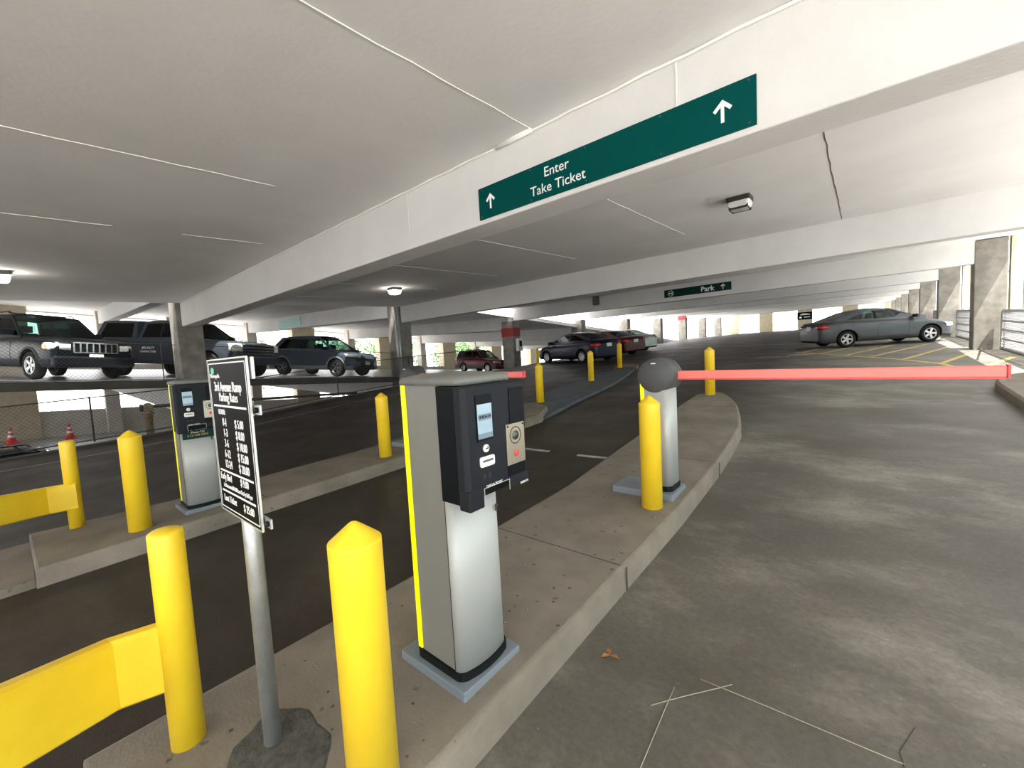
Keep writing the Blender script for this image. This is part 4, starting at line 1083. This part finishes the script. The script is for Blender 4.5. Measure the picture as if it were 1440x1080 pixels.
SEDAN = dict(L=4.75, W=1.83, r=.32, xf=1.42, xr=-1.33, zb=.2, top=[(-2.375, .93), (-2.2, 1.0), (-1.6, 1.03), (-1.2, 1.0), (0, .95), (.9, .93), (1.3, .90), (1.8, .82), (2.2, .72), (2.375, .62)],
             gh=[dict(o=[(-1.85, 1.01), (-.95, 1.35), (.28, 1.37), (1.35, .92)], pillars=[-.28], pr=.46, pf=.10, wb=.86, wt=.64, arc=.065, hd=.02)], seams=(.72, -.30, -1.15), handles=(-.1, -1.0), hz=.62, tz=.83, grille=(.34, .5, .66, 'none'), rpz=.8, spokes=5, seat_x=(.1, -.75))
TL = dict(SEDAN); TL.update(L=4.5, top=[(-2.25, .92), (-2.1, 1.0), (-1.6, 1.03), (-1.2, 1.0), (0, .95), (.9, .93), (1.3, .90), (1.8, .80), (2.1, .69), (2.25, .60)], handles=(-.1, -1.0))
SUV = dict(L=4.3, W=1.8, r=.345, xf=1.33, xr=-1.30, zb=.26, top=[(-2.15, 1.02), (-1.6, 1.09), (-.5, 1.04), (.8, 1.0), (1.2, .99), (1.75, .93), (2.05, .84), (2.15, .74)],
           gh=[dict(o=[(-2.0, 1.08), (-1.55, 1.56), (.25, 1.62), (1.2, 1.0)], pillars=[-.35], pr=.30, pf=.1, wb=.87, wt=.66)], seams=(.85, -.3, -1.0), clad=.16, grille=(.42, .40, .72, 'none'), hz=.83, hl=(.4, .13), rim=M['dimrim'], tz=.98, mirm=None, seat_x=(.15, -.7), pz=.55)
SUV['mirm'] = M['black']
JEEP = dict(L=4.75, W=1.86, r=.37, xf=1.45, xr=-1.33, zb=.32, round=.10, drop=.05, top=[(-2.375, 1.1), (-1.6, 1.16), (.6, 1.13), (.95, 1.13), (1.5, 1.10), (2.2, 1.04), (2.375, .98)],
            gh=[dict(o=[(-2.25, 1.13), (-2.05, 1.70), (.15, 1.74), (.9, 1.13)], pillars=[-.45, -1.35], pr=.16, pf=.09, wb=.90, wt=.74)], seams=(.6, -.45, -1.2), clad=.22, cladm=M['black'], grille=(.46, .72, .98, 'slots'), hz=.86, hl=(.3, .2), hy=.55, amber=True, tz=1.0, rails=True, pz=.6, mirm=M['black'], bumper=M['black'], seat_x=(.0, -.9))
TRUCK = dict(L=5.85, W=2.0, r=.41, xf=1.95, xr=-1.75, zb=.42, round=.10, drop=.06, top=[(-2.925, 1.28), (-1.2, 1.28), (.9, 1.25), (1.2, 1.25), (2.5, 1.18), (2.85, 1.12), (2.925, 1.05)],
             gh=[dict(o=[(-2.85, 1.28), (-2.6, 1.86), (-1.10, 1.86), (-1.02, 1.28)], pillars=[], pr=.2, pf=.16, wb=.93, wt=.80, ws=False), dict(o=[(-.95, 1.28), (-.85, 1.84), (.35, 1.86), (1.15, 1.27)], pillars=[-.05], pr=.12, pf=.10, wb=.92, wt=.74)],
             seams=(1.0, -.05, -.95, -1.0), grille=(.62, .78, 1.12, 'bars'), hz=.98, hl=(.22, .28), hy=.66, bumper=M['black'], tz=1.05, rim=M['dimrim'], pz=.6, seat_x=(.15, -.55), handles=(.3, -.55), chandle=False, door_text=('SPECIALTY', 'CONTRACTORS'))
WAGON = dict(L=4.45, W=1.74, r=.325, xf=1.36, xr=-1.18, zb=.26, round=.14, top=[(-2.225, .98), (-1.6, 1.03), (0, .98), (.85, .97), (1.6, .90), (2.1, .82), (2.225, .74)],
             gh=[dict(o=[(-2.1, 1.02), (-1.85, 1.52), (.05, 1.56), (.85, .97)], pillars=[-.42, -1.22], pr=.14, pf=.09, wb=.87, wt=.72)], seams=(.7, -.4, -1.15), clad=.24, grille=(.36, .52, .68, 'none'), hz=.72, rails=True, tz=.9, seat_x=(0, -.85), spokes=6)
ELAN = dict(SEDAN); ELAN.update(L=4.55, xf=1.37, xr=-1.33, spokes=7, top=[(-2.275, .95), (-2.15, 1.03), (-1.7, 1.06), (-1.2, 1.03), (0, .96), (.9, .93), (1.3, .90), (1.8, .82), (2.15, .70), (2.275, .6)])
ELAN['gh'] = [dict(o=[(-1.9, 1.04), (-.95, 1.37), (.25, 1.39), (1.35, .92)], pillars=[-.3], pr=.36, pf=.10, wb=.86, wt=.63, arc=.065, hd=.02)]

fl = lambda x, y: fz(y)
P_ = dict(grey=paint('paint_steel_grey', (.060, .062, .066), .5, .28), blue=paint('paint_dark_blue', (.004, .006, .024), .2), maroon=paint('paint_maroon', (.065, .003, .005), .2), silver=paint('paint_silver', (.42, .43, .42), .5),
          slate=paint('paint_slate_blue', (.035, .048, .065), .35, .32), jeep=mat('paint_blackish_green', (.002, .004, .005), .3, 0, spec=.16), truck=paint('paint_bluish_grey', (.032, .040, .050), .3, .36), wine=paint('paint_wine', (.10, .004, .012), .3), black=paint('paint_black', (.006, .006, .008), .2, .2))
make_car('steel grey sedan parked across the hatched corner at right', TL, P_['grey'], .28, 22.2, 29, fl)
make_car('dark blue sedan, nearest of the three parked by the middle columns', ELAN, P_['blue'], -11.2, 18.5, 163, fl)
make_car('maroon sedan parked between the dark blue and the silver sedans', SEDAN, P_['maroon'], -11.5, 22.1, 162, fl)
make_car('silver sedan, farthest of the three parked by middle columns', SEDAN, P_['silver'], -12.3, 25.9, 162, fl)
make_car('slate grey crossover parked on the raised deck', SUV, P_['slate'], -17.5, 8.32, 24, az)
make_car('black green boxy off-roader with seven slot chrome grille at far left', JEEP, P_['jeep'], -18.1, .5, 21, az)
make_car('bluish grey pickup truck with camper shell behind the column', TRUCK, P_['truck'], -18.2, 3.85, 28, az, 'pickup truck', 'pickup_truck')
make_car('wine red wagon with roof rails between two middle columns', WAGON, P_['wine'], -20.9, 21.5, -3, az)
make_car('black car on the lower level with only its shiny top showing at far left', WAGON, P_['black'], -17.9, .1, 97, AZL)
make_car('dark car parked beyond the grey sedan in the right corner', ELAN, P_['maroon'], .4, 30.3, 30, fl)

# ------------------------------------------------------------------ outside
b = MB(); b.box(-160, 160, -120, 200, -3.2, -3.0)
o = b.build('ground', M['ground']); struct(o)
b = MB(); b.box(3.32, 160, -120, 200, -.7, -.12); b.box(-160, 3.32, -120, -14.02, -1.2, -.58); struct(b.build('ground', M['ground']))
b = MB(); b.box(20, 34, -20, 110, -.12, 13)
for i in range(220): yy_i = -20 + i * .6; b.box(19.9, 20.0, yy_i, yy_i + .2, -.12, 13)
tag(b.build('building', M['ribbed']), 'pale ribbed building close outside the right openings', 'building')
def tree(x, y, h, rad, label):
    z = -3; root = empty('tree', (x, y, z), 0, label, 'tree', 'trees outside the left wall')
    b = MB(); b.tube([(0, 0, 0), (.1, .1, h * .3), (0, .2, h * .7)], [.2, .15, .06], 7)
    for k in range(5):
        a = k * 1.3; b.tube([(0, .1, h * (.3 + .07 * k)), (rad * .6 * math.cos(a), rad * .6 * math.sin(a), h * (.5 + .08 * k))], [.07, .02], 5)
    b.build('trunk', M['bark'], root)
    b = MB(); rnd = random.Random(int(x * 10 + y))
    for i in range(2200):
        d = Vector((rnd.gauss(0, 1), rnd.gauss(0, 1), rnd.gauss(0, 1))).normalized() * (rnd.random() ** .45)
        c = Vector((d.x * rad, d.y * rad, h * .62 + d.z * h * .4)); c += Vector([rnd.uniform(-.3, .3) for _ in range(3)])
        u = Vector((rnd.gauss(0, 1), rnd.gauss(0, 1), rnd.gauss(0, .6))).normalized(); v = u.orthogonal().normalized(); s = rnd.uniform(.14, .26)
        b.add([c - u * s, c + v * s * .6, c + u * s, c - v * s * .6], [(0, 1, 2, 3)])
    b.build('crown', M['leaf'], root, fix=False)
for i, (x, y, h, rad) in enumerate([(-50, 26, 8, 3.6), (-52, 35, 9, 4), (-50, 45, 8, 3.8), (-54, 17, 8, 3.5), (-56, 55, 9, 4)]):
    tree(x, y, h, rad, 'pale green leafy tree outside the openings of the left wall')
